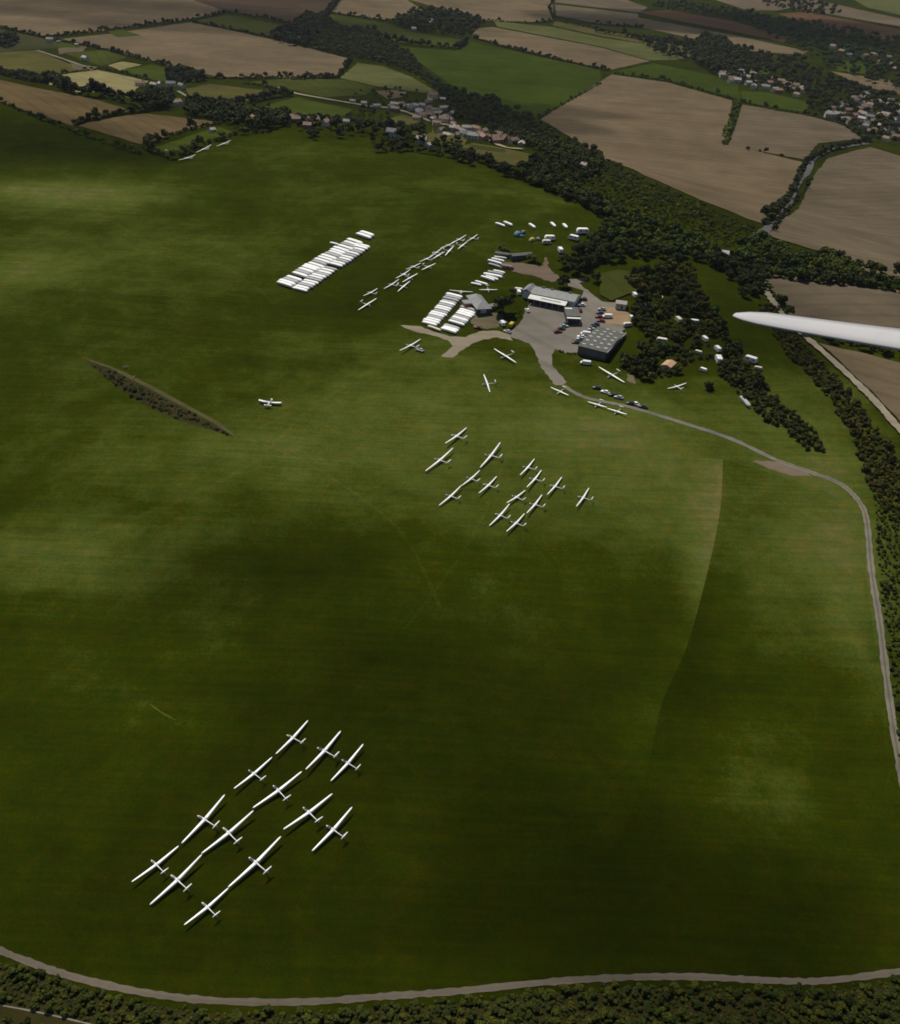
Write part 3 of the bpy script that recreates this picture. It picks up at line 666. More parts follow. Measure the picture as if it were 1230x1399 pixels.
hedge(z2([(120, 75), (155, 40), (190, -10)]), 'hedge rising between the purple field and the top tan field', 5, 6, 1.2, BIGK)
hedge(z2([(160, 52), (380, 88)]), 'hedge under the top tan field left of the farmstead')
hedge(z2([(350, 160), (500, 182), (660, 196), (700, 170)]), 'hedge between the green pasture and the dark green crop', 4, 4, 1.1, BIGK)
hedge(z2([(720, 152), (850, 190), (960, 216), (1060, 240), (1230, 278), (1270, 284)]), 'hedge along the far side of the dark green crop')
hedge(z2([(780, 85), (960, 94), (1045, 85), (1230, 122), (1430, 155)]), 'hedge under the topmost tan field', 5, 3)
hedge(z2([(1045, 80), (1025, 30), (1060, -20)]), 'hedge at the right end of the topmost tan field', 5, 3)
hedge(z2([(980, 477), (1230, 336)]), 'thin hedge between the dark green crop and the wide tan field', 5, 1.5, .7)
hedge([(514, 208), (560, 206), (610, 214), (650, 228)], 'dark hedge on the crest of the airfield above the middle', 2.4, 5, .6, BIGK)
hedge([(610, 206), (660, 222), (700, 240), (760, 262), (830, 296)], 'tree-grown hedge on the crest running down to the wood', 1.6, 11, .72, BIGK)
hedge([(0, 139), (60, 165), (130, 192), (195, 212)], 'low dark hedge along the left crest of the airfield', 3, 2, .55)
hedge(z2([(0, 320), (180, 310), (235, 240)]), 'hedge at the right end of the big tan field')
hedge(z2([(420, 520), (520, 497)]), 'hedge between the two village paddocks')
hedge(z2([(560, 592), (610, 578), (675, 570)]), 'clump of hedge beside the white house below the village', 2.4, 7, .6, BIGK)
hedge(z3([(80, 292), (300, 325), (590, 406)]), 'hedge along the top of the wide tan field', 4, 3)
hedge(z3([(590, 406), (720, 440), (860, 462), (1000, 500), (1090, 560)]), 'hedge along the top of the tan field next to the town', 4, 3)
hedge(z3([(582, 400), (565, 450), (550, 500), (525, 582)]), 'short thick green hedge dividing the tan fields', 2.4, 9, .85, ('light', 'bush', 'bush'))
hedge(z3([(0, 128), (240, 165), (420, 190), (640, 208)]), 'wooded hedge beside the pale green strip', 5, 8, 1.2, BIGK)
hedge(z3([(0, 94), (200, 112)]), 'thin hedge between pale fields at top centre')
hedge(z4([(690, 378), (750, 300), (810, 210), (848, 130), (930, 78), (1100, 38)]), 'hedge on the left side of the curving road', 2.8, 5, .95)
hedge(z4([(720, 400), (790, 300), (880, 185)]), 'sparse hedge on the right side of the curving road', 5, 2, .6)
hedge(z4([(690, 585), (870, 598), (1060, 615), (1240, 650)]), 'hedge over the pale field behind the near wing', 3, 5)
hedge(z4([(1060, 560), (1130, 575), (1240, 610)]), 'row of dark bushes under the right tan field', 4, 5, 1.2, BIGK)
hedge([(1052, 398), (1075, 432), (1088, 446)], 'thin hedge beside the chalk track above the near wing', 2.5, 1.5, .6)
hedge([(1090, 452), (1150, 468), (1240, 490)], 'green strip of hedge under the near wing', 2.6, 8, .8, ('bush', 'light'))
hedge(z2([(190, 60), (330, 70), (480, 120), (540, 132)]), 'hedge along the green pasture below the top tan field', 6, 3)
for i, p in enumerate(z3([(620, 601), (668, 608), (692, 613), (755, 628)])):
    q = at(*p); add_tree(q.x, q.y, 'dark', ['leftmost', 'second', 'third', 'rightmost'][i]+' of four lone bushes on the line between the tan fields', 'lone bushes between the tan fields', .55 if i != 1 else .4)
# far woods and garden trees
mass('woodland', fill(z3([(200, 30), (330, 10), (600, 50), (800, 90), (1000, 110), (1300, 180), (1300, 380), (1230, 380), (1100, 340), (1010, 290), (930, 280), (840, 215), (700, 150), (560, 80), (320, 45)]), 19, keep=.72), ['dark', 'dark', 'mid'], 1.25, 'far dark woods between the fields at the upper right', leaf_frac=.35)
mass('woodland', fill(z3([(620, -40), (900, 10), (1010, 60), (900, 70), (700, 30)]), 24, keep=.7), ['dark'], 1.3, 'far wood on the skyline edge at the top right', leaf_frac=.3)
mass('woodland', fill(z3([(160, 150), (400, 170), (500, 160), (580, 215), (820, 230), (930, 300), (1100, 360), (1230, 400), (1230, 590), (1110, 570), (1040, 520), (930, 470), (860, 440), (840, 380), (620, 340), (480, 300), (400, 255), (250, 220)]), 12.5, keep=.62), ['dark', 'dark', 'mid'], 1.05, 'garden and street trees through the town at the upper right', leaf_frac=.4)
mass('woodland', fill(z3([(430, 150), (520, 160), (600, 215), (600, 290), (470, 295), (400, 240)]), 10, keep=.8), ['dark'], 1.2, 'dark copse beside the town', leaf_frac=.4)
mass('woodland', fill(z2([(-170, 400), (0, 465), (200, 470), (300, 430), (370, 470), (430, 520), (560, 600), (420, 610), (340, 570), (100, 560), (-60, 545), (-200, 470)]), 8, keep=.45), ['mid', 'dark', 'light', 'bush'], .72, 'garden trees about the near side of the village', leaf_frac=.5)
mass('woodland', fill(z2([(200, 370), (420, 350), (600, 380), (640, 480), (780, 520), (930, 580), (900, 610), (760, 580), (600, 540), (500, 480), (350, 470)]), 10, keep=.26), ['mid', 'dark', 'light'], .6, 'garden trees among the village houses', leaf_frac=.5)
mass('woodland', fill(z2([(900, 690), (960, 640), (1060, 620), (1230, 650), (1230, 720), (1100, 760), (980, 720)]), 6, keep=.7), ['mid', 'dark', 'light'], .65, 'trees at the head of the wood below the village', leaf_frac=.5)
mass('woodland', fill(z1([(680, 300), (790, 300), (850, 330), (760, 345), (690, 340)]), 6.5, keep=.9), ['dark', 'mid'], 1, 'dark trees above the farm at left', leaf_frac=.5)
mass('woodland', fill(z1([(620, 400), (700, 385), (700, 450), (610, 450)]), 5.5), ['dark'], 1, 'dark clump of tall trees beside the left farm', leaf_frac=.6)
mass('woodland', fill(z1([(760, 430), (850, 430), (960, 460), (1000, 480), (1180, 480), (1180, 520), (1090, 540), (940, 520), (880, 495), (770, 480)]), 6.5, keep=.8), ['dark', 'mid'], .95, 'dark trees between the left farm and the village', leaf_frac=.5)
mass('woodland', fill(z1([(-100, 150), (60, 155), (85, 180), (0, 200), (-100, 195)]), 9), ['dark'], 1.2, 'dark copse at the far left edge', leaf_frac=.5)
mass('woodland', fill(z1([(1100, 155), (1240, 100), (1300, 150), (1300, 200), (1180, 185)]), 9, keep=.8), ['dark'], 1.1, 'dark trees right of the big tan field', leaf_frac=.5)
# single trees about the airfield buildings
def tr(px, py, kind, label, s=1.0, group=None):
    q = at(px, py); return add_tree(q.x, q.y, kind, label, group, s)
q = at(687, 428); t_ = add_tree(q.x, q.y, 'dark', 'big round dark tree standing alone beside the hipped roof barn', None, 1.25)
t_.scale = (1.4, 1.4, 1.05)
tr(769, 392, 'dark', 'dark round tree at the upper right corner of the clubhouse', .75)
tr(699, 403, 'mid', 'small tree at the left end of the clubhouse', .6); tr(716, 404, 'mid', 'small tree in front of the clubhouse gable', .55)
tr(968, 532, 'brown', 'lone round bush on the grass right of the lone glider', .8)
tr(815, 385, 'dark', 'dark tree behind the yard on the far side of the lane', .7)
for (a, b) in z6([(1090, 400), (1180, 350), (1150, 440), (1210, 410), (1230, 330), (1200, 460)]): tr(a, b, 'dark', 'dark tree at the left end of the wood above the clubhouse', .9, 'dark trees at the left end of the wood')
hedge(z6([(670, 300), (730, 315), (770, 340)]), 'black low hedge behind the upper trailer park', 1.8, 2.5, .6, ('bush', 'dark'))
hedge(z6([(860, 360), (950, 385)]), 'dark hedge right of the low shed roof', 1.8, 3, .6, ('bush', 'dark'))
hedge(z8([(200, 360), (90, 400), (180, 410)]), 'low hedge at the left corner of the apron', 1.6, 2, .35, ('bush',))
hedge(z8([(440, 660), (520, 690), (600, 700)]), 'low hedge on the near edge of the apron', 1.6, 1.5, .3, ('bush',))

# ---------------------------------------------------------------- gliders
WHITE = M('white_gelcoat', (0.89, 0.88, 0.85), 0.35, 0.03, 1.0, 0, 0.5)
GREYW = M('weathered_white', (0.62, 0.62, 0.60), 0.5, 0.12, 2.0)
CANOPY = M('tinted_canopy', (0.06, 0.07, 0.08), 0.08, 0.1, 1, 0, 0.8)
RUB = M('tyre_rubber', (0.02, 0.02, 0.02), 0.9)
COVER = M('canvas_cover', (0.34, 0.32, 0.30), 0.8, 0.15)
def wing_mb(half, root=1.08, tip=0.46, thick=0.13, dih=0.03, n=16):
    m_ = MB(); rings = []
    for i in range(n+1):
        t = i/n; t2 = 1-(1-t)**1.25 if i < n else 1
        x = half*t2; ch = root*(1-t2)+tip*t2
        if t2 > .90: ch *= math.sqrt(max(0.04, 1-((t2-.90)/.1005)**2))
        if i == n: ch = tip*.3
        z = dih*half*t2*t2*0.9; th = thick*ch
        full = root*(1-t2)+tip*t2; le = 0.28*root+0.05*t2-(full-ch)*.45   # leading edge forward is +Y
        rings.append([(x, le-ch*a, z+th*b) for a, b in ((0, 0), (0.06, .42), (0.25, .75), (0.55, .6), (1, .02), (0.55, -.2), (0.25, -.35), (0.06, -.25))])
    m_.loft(rings, True, True); return m_
def make_glider(canopy_mat=CANOPY):
    root = empty('glider', (0, 0, 0))
    f = MB(); f.tube([(2.45, .72, .03, .03), (2.3, .73, .16, .17), (1.9, .78, .28, .33), (1.2, .84, .34, .44), (.4, .90, .32, .44), (-.5, .93, .24, .30), (-1.4, .95, .15, .17), (-3.2, .98, .10, .11), (-4.4, 1.0, .06, .08)], 12)
    fo = f.build('fuselage', WHITE, root)
    c = MB(); c.tube([(2.0, 1.02, .05, .04), (1.75, 1.04, .20, .17), (1.2, 1.1, .27, .25), (.65, 1.18, .23, .20), (.35, 1.24, .08, .06)], 10); c.build('canopy', canopy_mat, root)
    w_ = wing_mb(7.5); wm = w_.me('wing')
    wm.transform(Matrix.Translation((0.22, 0, 1.12)))
    a = link('wing', wm, WHITE, root)
    wm2 = wm.copy(); wm2.transform(Matrix.Scale(-1, 4, (1, 0, 0))); wm2.flip_normals(); b = link('wing', wm2, WHITE, root)
    t = MB()
    t.loft([[(x, y0-ch*q, z) for q, x in ((0, 0), (.3, .05), (1, 0), (.3, -.05))] for z, y0, ch in ((.95, -3.55, .95), (1.6, -3.85, .72), (2.05, -4.0, .6))]); t.build('tail_fin', WHITE, root)
    hs = MB(); hs.loft([[(x, -3.95-sw-ch*q, 2.07+dz) for q, dz in ((0, 0), (.3, .03), (1, 0), (.3, -.03))] for x, ch, sw in ((-1.35, .32, .12), (0, .55, 0), (1.35, .32, .12))], True, True); hs.build('tailplane', WHITE, root)
    wh = MB(); wh.cyl((-.07, .35, .25), (.07, .35, .25), .25, n=12); wh.cyl((-.04, -4.1, .35), (.04, -4.1, .35), .12, n=8); wh.cyl((0, -4.1, .35), (0, -4.1, .95), .03, n=6); wh.build('wheel', RUB, root)
    return root
G_PROTO = make_glider(); G_COV = make_glider(COVER)
used = {G_PROTO.name: False, G_COV.name: False}
def put_glider(tipA, tipB, ref, label, group, cov=False, nose=True, smin=12.5, smax=20):
    "tips and a nose (or tail) point in photo pixels"
    A = at(*tipA, 1.05); B = at(*tipB, 1.05); N = at(*ref, .9); Cc = (A+B)/2
    d = (B-A).xy; span = min(max(d.length, smin), smax); n = Vector((-d.y, d.x)).normalized()
    s = (N-Cc).xy.dot(n)
    if not nose: s = -s
    if s < 0: n = -n
    pr = G_COV if cov else G_PROTO
    if used[pr.name]: g = copy_tree(pr)
    else: g = pr; used[pr.name] = True
    yaw = math.atan2(n.y, n.x)-math.pi/2
    p = Cc.xy-n*0.1
    k_ = min(max(span/16.5, 0.88), 1.08)
    g.location = (p.x, p.y, H(p.x, p.y)); g.scale = (k_, k_, k_)
    # lower wing tip rests toward one side; follow the slope of the turf
    nx = Vector((H(p.x-3, p.y)-H(p.x+3, p.y), H(p.x, p.y-3)-H(p.x, p.y+3), 6)).normalized()
    q = nx.rotation_difference(Vector((0, 0, 1))).inverted()
    lean = random.choice((-1, 1))*math.radians(random.uniform(2.5, 4.2))
    R = q.to_matrix() @ Matrix.Rotation(yaw, 3, 'Z') @ Matrix.Rotation(lean, 3, 'Y')
    g.rotation_euler = R.to_euler()
    for c in g.children:
        if c.name.startswith('wing'): c.scale = (span/15.3/k_, 1, 1)
    tag(g, label, 'glider', group); return g
BOT = [(750,222,908,48,798,120),(543,395,730,228,605,293),(898,303,1070,100,955,190),(1022,345,1183,172,1068,242),(637,480,880,310,730,378),(285,655,500,425,362,527),(383,705,642,505,478,583),(788,597,1028,412,877,487),(930,693,1128,485,995,572),(38,855,268,668,125,738),(128,957,388,722,232,825),(515,875,777,632,612,733),(297,1067,515,877,368,950)]
BOTL = ['topmost white glider of the bottom cluster, its nose under a cover',
 'white glider at the upper left of the bottom cluster, just left below its topmost glider',
 'white glider second from the right in the top row of the bottom cluster',
 'white glider at the right end of the top row of the bottom cluster',
 'long-winged white glider at the centre of the bottom cluster below the topmost glider',
 'white glider with covered nose, third down the left edge of the bottom cluster',
 'white glider with covered nose touching tips in the middle of the bottom cluster',
 'white glider right of centre in the bottom cluster, above the rightmost lower glider',
 'white glider at the lower right edge of the bottom cluster',
 'leftmost white glider of the bottom cluster with covered nose',
 'white glider just below the leftmost one of the bottom cluster, nose near its tail',
 'longest white glider, low in the bottom cluster, its wingtip meeting the lowest glider',
 'lowest white glider of the bottom cluster, nearest the camera']
for i, (b, l) in enumerate(zip(BOT, BOTL)):
    f = lambda x, y: (170+x/3.618, 970+y/3.618)
    put_glider(f(b[0], b[1]), f(b[2], b[3]), f(b[4], b[5]), l, 'gliders in the bottom cluster', cov=i in (0, 5, 6, 9, 10, 12))
MID = [(213,168,342,58,250,105),(92,323,265,190,138,250),(425,298,545,160,447,228),(313,405,420,325,337,353),(415,463,523,350,437,402),(178,525,310,415,220,462),(662,353,750,245,678,297),(703,428,792,312,720,368),(825,470,914,355,845,412),(587,515,690,437,605,467),(702,583,795,460,718,518),(480,645,600,527,513,580),(580,692,690,573,605,622),(1000,540,1077,420,1010,480)]
MIDL = ['topmost white glider of the central cluster, at its upper left', 'large white glider at the left end of the central cluster', 'large white glider at the top middle of the central cluster',
 'white glider left of centre in the central cluster, under the large top one', 'white glider in the middle of the central cluster left of the gap', 'white glider at the lower left of the central cluster',
 'white glider heading the right-hand knot of the central cluster', 'white glider close behind the heading one in the right-hand knot', 'white glider alone between the right-hand knot and the rightmost glider',
 'small white glider in the left of the right-hand knot', 'white glider in the lower right of the right-hand knot', 'white glider left of the lowest one of the central cluster', 'lowest white glider of the central cluster',
 'rightmost white glider of the central cluster, standing apart']
for i, (b, l) in enumerate(zip(MID, MIDL)):
    f = lambda x, y: (560+x/4.393, 570+y/4.393)
    put_glider(f(b[0], b[1]), f(b[2], b[3]), f(b[4], b[5]), l, 'gliders in the central cluster', cov=i in (0, 4, 8, 11, 13))
up = z5([(788, 532), (870, 487), (870, 462), (940, 425)])+z6([(85, 412), (152, 378), (172, 362), (235, 328), (230, 325), (305, 280), (312, 272), (375, 240), (385, 232), (442, 205), (468, 235), (530, 188)])
lo = z6([(25, 548), (90, 500), (63, 487), (132, 452), (182, 418), (252, 378), (245, 350), (318, 300), (327, 320), (380, 268), (415, 280), (458, 240)])
ORD = ['first', 'second', 'third', 'fourth', 'fifth', 'sixth', 'seventh', 'eighth', 'ninth', 'tenth']
for i in range(len(up)//2):
    a, b = up[2*i], up[2*i+1]
    put_glider(a, b, ((a[0]+b[0])/2+6, (a[1]+b[1])/2+4), f'{ORD[i]} glider from the lower left in the far row of the double line', 'gliders in the far row of the double line', nose=False, smin=13, smax=16)
for i in range(len(lo)//2):
    a, b = lo[2*i], lo[2*i+1]
    put_glider(a, b, ((a[0]+b[0])/2+6, (a[1]+b[1])/2+4), f'{ORD[i]} glider from the lower left in the near row of the double line', 'gliders in the near row of the double line', nose=True, smin=13, smax=16)
a, b, t = z5([(613, 675), (733, 607), (615, 625)]); put_glider(a, b, t, 'white glider at the lower left end of the double line, lowest of its two stragglers', 'stragglers left of the double glider line', nose=False, smax=17)
a, b, t = z5([(655, 585), (730, 540), (740, 572)]); put_glider(a, b, t, 'white glider just above the lowest straggler left of the double line', 'stragglers left of the double glider line', nose=False, smax=17)
singles = [(z7([(35, 565), (195, 460), (95, 505)]), 1, 'white glider hitched to a car at the left end of the chalk track'),
 (z7([(750, 530), (935, 660), (890, 575)]), 0, 'white glider on the grass between the chalk track and the apron road'),
 (z7([(678, 740), (725, 865), (760, 800)]), 0, 'white glider seen nearly end on, standing alone above the central cluster'),
 (z10([(370, 60), (538, 150), (490, 85)]), 0, 'white glider on the grass below the corner of the big hangar'),
 (z9([(380, 697), (485, 672), (465, 710)]), 0, 'lone white glider on the meadow below the orange roofed hut'),
 (z10([(65, 190), (170, 230), (130, 195)]), 0, 'small white glider at the foot of the apron road'),
 (z10([(308, 277), (418, 315), (380, 275)]), 0, 'left of two white gliders side by side along the grey track'),
 (z10([(435, 320), (545, 360), (505, 322)]), 0, 'right of two white gliders side by side along the grey track'),
 (z1([(733, 660), (803, 633), (798, 658)]), 0, 'nearest of three white gliders by the far hedge at upper left'),
 (z1([(805, 622), (868, 597), (862, 612)]), 0, 'middle of three white gliders by the far hedge at upper left'),
 (z1([(888, 597), (948, 577), (940, 588)]), 0, 'furthest of three white gliders by the far hedge at upper left'),
 (z7([(680, 88), (745, 85), (715, 55)]), 0, 'small white glider between the upper trailers and the round tree'),
 (z7([(412, 95), (595, 98), (500, 125)]), 0, 'white glider parked behind the top of the two trailer columns')]
for (a, b, t), n_, l in singles: put_glider(a, b, t, l, 'gliders standing singly', nose=bool(n_), smin=10, smax=18)

# the wing close to the camera belongs to a whole glider flying just out of frame
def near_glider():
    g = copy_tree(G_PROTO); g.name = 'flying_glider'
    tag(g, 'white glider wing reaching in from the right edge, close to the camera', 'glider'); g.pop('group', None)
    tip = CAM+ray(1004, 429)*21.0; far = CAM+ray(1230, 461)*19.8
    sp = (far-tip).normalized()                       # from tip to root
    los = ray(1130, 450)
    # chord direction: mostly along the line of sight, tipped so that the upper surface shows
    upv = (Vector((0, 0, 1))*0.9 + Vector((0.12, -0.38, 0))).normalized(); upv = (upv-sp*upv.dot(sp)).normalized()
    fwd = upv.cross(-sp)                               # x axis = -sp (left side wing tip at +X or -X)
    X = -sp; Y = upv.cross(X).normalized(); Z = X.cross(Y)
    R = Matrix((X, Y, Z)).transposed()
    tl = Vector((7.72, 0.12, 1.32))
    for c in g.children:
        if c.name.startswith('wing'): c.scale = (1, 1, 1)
        if c.data and c.data.materials[0] == WHITE: c.data = c.data.copy(); c.data.materials[0] = M('shaded_gelcoat', (0.43, 0.425, 0.43), 0.75, 0.06, 0.8)  # white gelcoat greyed: the wing's shade is put into its colour
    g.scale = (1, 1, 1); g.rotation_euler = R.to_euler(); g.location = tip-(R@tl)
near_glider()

# tow plane
def tow_plane():
    r = empty('light_aeroplane'); W = WHITE
    f = MB(); f.tube([(3.1, .95, .2, .25), (2.9, .95, .42, .42), (2.0, 1.0, .5, .5), (.6, 1.15, .52, .6), (-1.0, 1.05, .38, .42), (-3.0, 1.05, .18, .22), (-4.0, 1.1, .08, .14)], 12); f.build('fuselage', W, r)
    for s in (-1, 1):
        w_ = MB(); w_.loft([[(s*x, .95+ (0)-ch*q, .75+zz+dz) for q, dz in ((0, 0), (.1, .1), (.35, .16), (1, 0), (.4, -.05))] for x, ch, zz in ((.4, 1.9, 0), (2.6, 1.85, .15), (4.7, 1.65, .42), (5.2, 1.1, .5))], True, True); w_.build('wing', W, r)
        h = MB(); h.loft([[(s*x, -3.0-ch*q, 1.15+dz) for q, dz in ((0, 0), (.3, .05), (1, 0), (.3, -.05))] for x, ch in ((.05, 1.15), (1.4, .95), (1.7, .5))]); h.build('tailplane', W, r)
        m_ = MB(); m_.cyl((s*1.2-.1, .7, .3), (s*1.2+.1, .7, .3), .3); m_.cyl((s*1.2, .7, .3), (s*1.0, .6, .85), .06); m_.build('wheel', RUB, r)
    t = MB(); t.loft([[(x, y0-ch*q, z) for q, x in ((0, 0), (.3, .06), (1, 0), (.3, -.06))] for z, y0, ch in ((1.15, -2.9, 1.2), (2.3, -3.5, .7))]); t.build('tail_fin', W, r)
    c = MB(); c.tube([(1.6, 1.35, .2, .1), (1.1, 1.5, .42, .35), (.2, 1.55, .42, .35), (-.5, 1.4, .2, .15)], 10); c.build('canopy', CANOPY, r)
    p = MB(); p.box((0, 3.15, .95), (1.9, .05, .14)); p.cyl((0, 3.1, .95), (0, 3.35, .95), .14, .03); p.build('propeller', M('propeller_black', (.03, .03, .03), .4), r)
    return r
tp = tow_plane(); q = at(369, 552); tp.location = q; tp.rotation_euler = (0, 0, math.radians(-6))
tag(tp, 'small white low-wing aeroplane standing alone on the turf, nose away from the camera', 'aeroplane')

# ---------------------------------------------------------------- glider trailers
def make_trailer(body_mat, name='glider_trailer', L=9.4, wd=1.75, hg=1.4):
    r = empty(name)
    m_ = MB(); rings = []
    for y, k_, h_ in ((L*.5, .55, .4), (L*.47, .85, .7), (L*.36, 1, .95), (0, 1, 1), (-L*.35, 1, .95), (-L*.5, .92, .85)):
        a = wd/2*k_; t = .45+(hg-.45)*h_
        rings.append([(-a, y, .42), (a, y, .42), (a, y, .42+(t-.42)*.86), (a*.86, y, t), (-a*.86, y, t), (-a, y, .42+(t-.42)*.86)])
    m_.loft(rings, True, False); m_.build('body', body_mat, r)
    for s in (-1, 1):
        w_ = MB(); w_.cyl((s*(wd/2+.02), -.4, .3), (s*(wd/2+.2), -.4, .3), .3, n=10); w_.build('wheel', RUB, r)
    d = MB(); d.cyl((0, L*.48, .45), (0, L*.5+1.2, .42), .05, n=6); d.build('drawbar', M('galvanised', (.4, .4, .4), .5, .1), r)
    return r
TW = M('trailer_white', (.88, .87, .84), .4, .05, .8); TG = M('trailer_grey', (.36, .36, .36), .45, .1, .8); TY = M('trailer_cream', (.66, .60, .40), .5, .1)
T_PR = {'w': make_trailer(TW), 'g': make_trailer(TG), 'y': make_trailer(TY), 's': make_trailer(TW, 'glider_trailer', 7.6)}
t_used = set()
def put_trailer(k_, p, q_, label, group, wd=1.0):
    "two ends of the roof line in photo pixels"
    A, B = at(*p, 1.2), at(*q_, 1.2); c = (A+B)/2; d = (B-A).xy
    pr = T_PR[k_]
    if k_ in t_used: t = copy_tree(pr)
    else: t = pr; t_used.add(k_)
    base = 7.6 if k_ == 's' else 9.4
    s = min(max(d.length/base, .8), 1.12)
    t.location = (c.x, c.y, H(c.x, c.y)); t.rotation_euler = (0, 0, math.atan2(d.y, d.x)-math.pi/2); t.scale = (s*wd, s*random.uniform(.93, 1.06), s*random.uniform(.9, 1.1))
    tag(t, label, 'trailer', group); return t
def rank(p0, p1, n, dx, dy, label, group, skip=(), greys=(), jit=.8):
    k2 = 0
    for i in range(n):
        if i in skip: continue
        t = i/(n-1); x = p0[0]+(p1[0]-p0[0])*t+random.uniform(-jit, jit); y = p0[1]+(p1[1]-p0[1])*t+random.uniform(-jit, jit)*.3
        put_trailer('g' if i in greys else 'w', (x, y), (x+dx, y+dy), label.format(nth(k2)), group, random.uniform(1.12, 1.42)); k2 += 1
def nth(i):
    s = i+1; return {1: 'first', 2: 'second', 3: 'third'}.get(s, f'{s}th')
# long double rank on the open turf (zoom5 pixels)
a0, a1 = z5([(88, 490), (625, 165)]); rank(a0, a1, 27, 20, 7.5, 'trailer {} from the lower left in the far rank of the long trailer park', 'trailers in the far rank of the long trailer park', skip=(4, 23, 24), greys=(2, 6, 11, 15, 20))
b0, b1 = z5([(190, 525), (600, 245)]); rank(b0, b1, 24, 19, 5.5, 'trailer {} from the lower left in the near rank of the long trailer park', 'trailers in the near rank of the long trailer park', skip=(12, ), greys=(2, 5, 8, 11, 15, 18, 20))
p, q_ = z5([(432, 235), (485, 250)]); put_trailer('s', p, q_, 'cream trailer standing out behind the middle of the long trailer park', None)
# two columns beside the barn (zoom7)
a0, a1 = z7([(210, 325), (400, 112)]); rank(a0, a1, 15, 20.5, 5, 'white glider trailer, {} from the bottom in the left column beside the barn', 'trailers in the left column beside the barn', skip=(), greys=(3, 6, 9, 11, 12, 13))
b0, b1 = z7([(352, 375), (510, 212)]); rank(b0, b1, 12, 21, 6.5, 'white glider trailer, {} from the bottom in the right column beside the barn', 'trailers in the right column beside the barn', skip=(3, ), greys=(2, 5, 7, 11))
p, q_ = z7([(262, 360), (338, 388)]); put_trailer('y', p, q_, 'cream coloured trailer at the foot of the left column beside the barn', None)
up_tr = [(z6([(602, 350), (690, 375)]), 'w', 'lowest white trailer of the stack above the hedge end'), (z6([(625, 338), (705, 355)]), 'w', 'middle white trailer of the stack above the hedge end'), (z6([(640, 328), (725, 335)]), 'w', 'top white trailer of the stack behind the clubhouse lawn'),
 (z6([(605, 372), (680, 395)]), 'g', 'grey trailer under the stack of white trailers'),
 (z6([(635, 415), (712, 432)]), 'w', 'top trailer of the group of six above the round tree'), (z6([(600, 425), (700, 445)]), 'g', 'second trailer of the group above the round tree, grey'), (z6([(575, 440), (692, 460)]), 'w', 'third trailer of the group above the round tree'),
 (z6([(560, 455), (640, 482)]), 'w', 'fourth trailer of the group above the round tree'), (z6([(590, 450), (665, 475)]), 'w', 'broad white trailer in the middle of the group above the round tree'),
 (z6([(520, 485), (597, 508)]), 'w', 'white trailer at the lower end of the group above the round tree'), (z6([(505, 500), (545, 508)]), 's', 'short white trailer at the lower left of the group above the round tree'),
 (z6([(652, 110), (708, 132)]), 's', 'leftmost white trailer in the line at the top of the camping field'), (z6([(705, 103), (755, 128)]), 's', 'second white trailer in the line at the top of the camping field'),
 (z6([(870, 115), (902, 143)]), 's', 'third white trailer in the line at the top of the camping field, standing alone'), (z6([(1010, 105), (1034, 134)]), 's', 'fourth white trailer in the line at the top of the camping field'), (z6([(1088, 115), (1110, 144)]), 's', 'rightmost white trailer in the line at the top of the camping field'),
 (z9([(792, 735), (838, 798)]), 'g', 'long grey trailer at the edge of the brown scrub right of the meadow')]
for (p, q_), k_, l in up_tr: put_trailer(k_, p, q_, l, 'trailers above the clubhouse' if 'round tree' in l or 'stack' in l else 'trailers standing out on the grass')

# ---------------------------------------------------------------- caravans, tents, cars
def make_caravan(mat_):
    r = empty('caravan'); m_ = MB(); L, W_, Hh = 5.6, 2.2, 2.5
    prof = [(-L/2, .45), (-L/2-.05, 1.4), (-L/2+.35, 2.35), (-L/2+.8, Hh), (L/2-.8, Hh), (L/2-.35, 2.3), (L/2+.05, 1.4), (L/2, .45)]
    m_.loft([[(s, y, z) for y, z in prof] for s in (-W_/2, -W_/2+.0001, W_/2-.0001, W_/2)], True, False); m_.build('body', mat_, r)
    for s in (-1, 1):
        for y in (-1.5, 1.2):
            w_ = MB(); w_.box((s*(W_/2+.01), y, 1.6), (.04, .9, .6)); w_.build('window', CANOPY, r)
        w_ = MB(); w_.cyl((s*(W_/2-.2), 0, .33), (s*(W_/2+.02), 0, .33), .33); w_.build('wheel', RUB, r)
    d = MB(); d.cyl((0, L/2, .5), (0, L/2+1.2, .45), .05); d.build('drawbar', MATS['galvanised'], r); return r
CV = {'w': make_caravan(M('caravan_white', (.80, .79, .75), .4, .06)), 'c': make_caravan(M('caravan_cream', (.60, .56, .47), .5, .08))}; cv_used = set()
def put_caravan(k_, p, ang, label, group, s=1.0, slope=True):
    q = at(*p, 1.2)
    if k_ in cv_used: t = copy_tree(CV[k_])
    else: t = CV[k_]; cv_used.add(k_)
    t.location = (q.x, q.y, H(q.x, q.y)); t.rotation_euler = (0, 0, math.radians(ang)); t.scale = (s, s, s)
    tag(t, label, 'caravan', group)
vl = ['white caravan on the grass at the edge of the wood above the hangar', 'small pale caravan half hidden in the trees above the hangar', 'cream caravan in the trees right of the hangar', 'white square caravan in the thicket', 'white caravan in the middle of the thicket', 'upper of two white caravans close together at the right of the thicket', 'lower and larger of two white caravans close together at the right of the thicket', 'small white caravan on the meadow edge below the thicket', 'long white caravan at the edge of the brown scrub', 'small white caravan just right of the long one', 'white caravan with awning deep in the thicket behind the hangar', 'small pink-cream caravan above the orange roofed hut']
va = [10, 0, 15, 85, 20, 15, 0, 50, 55, 70, 75, 60]
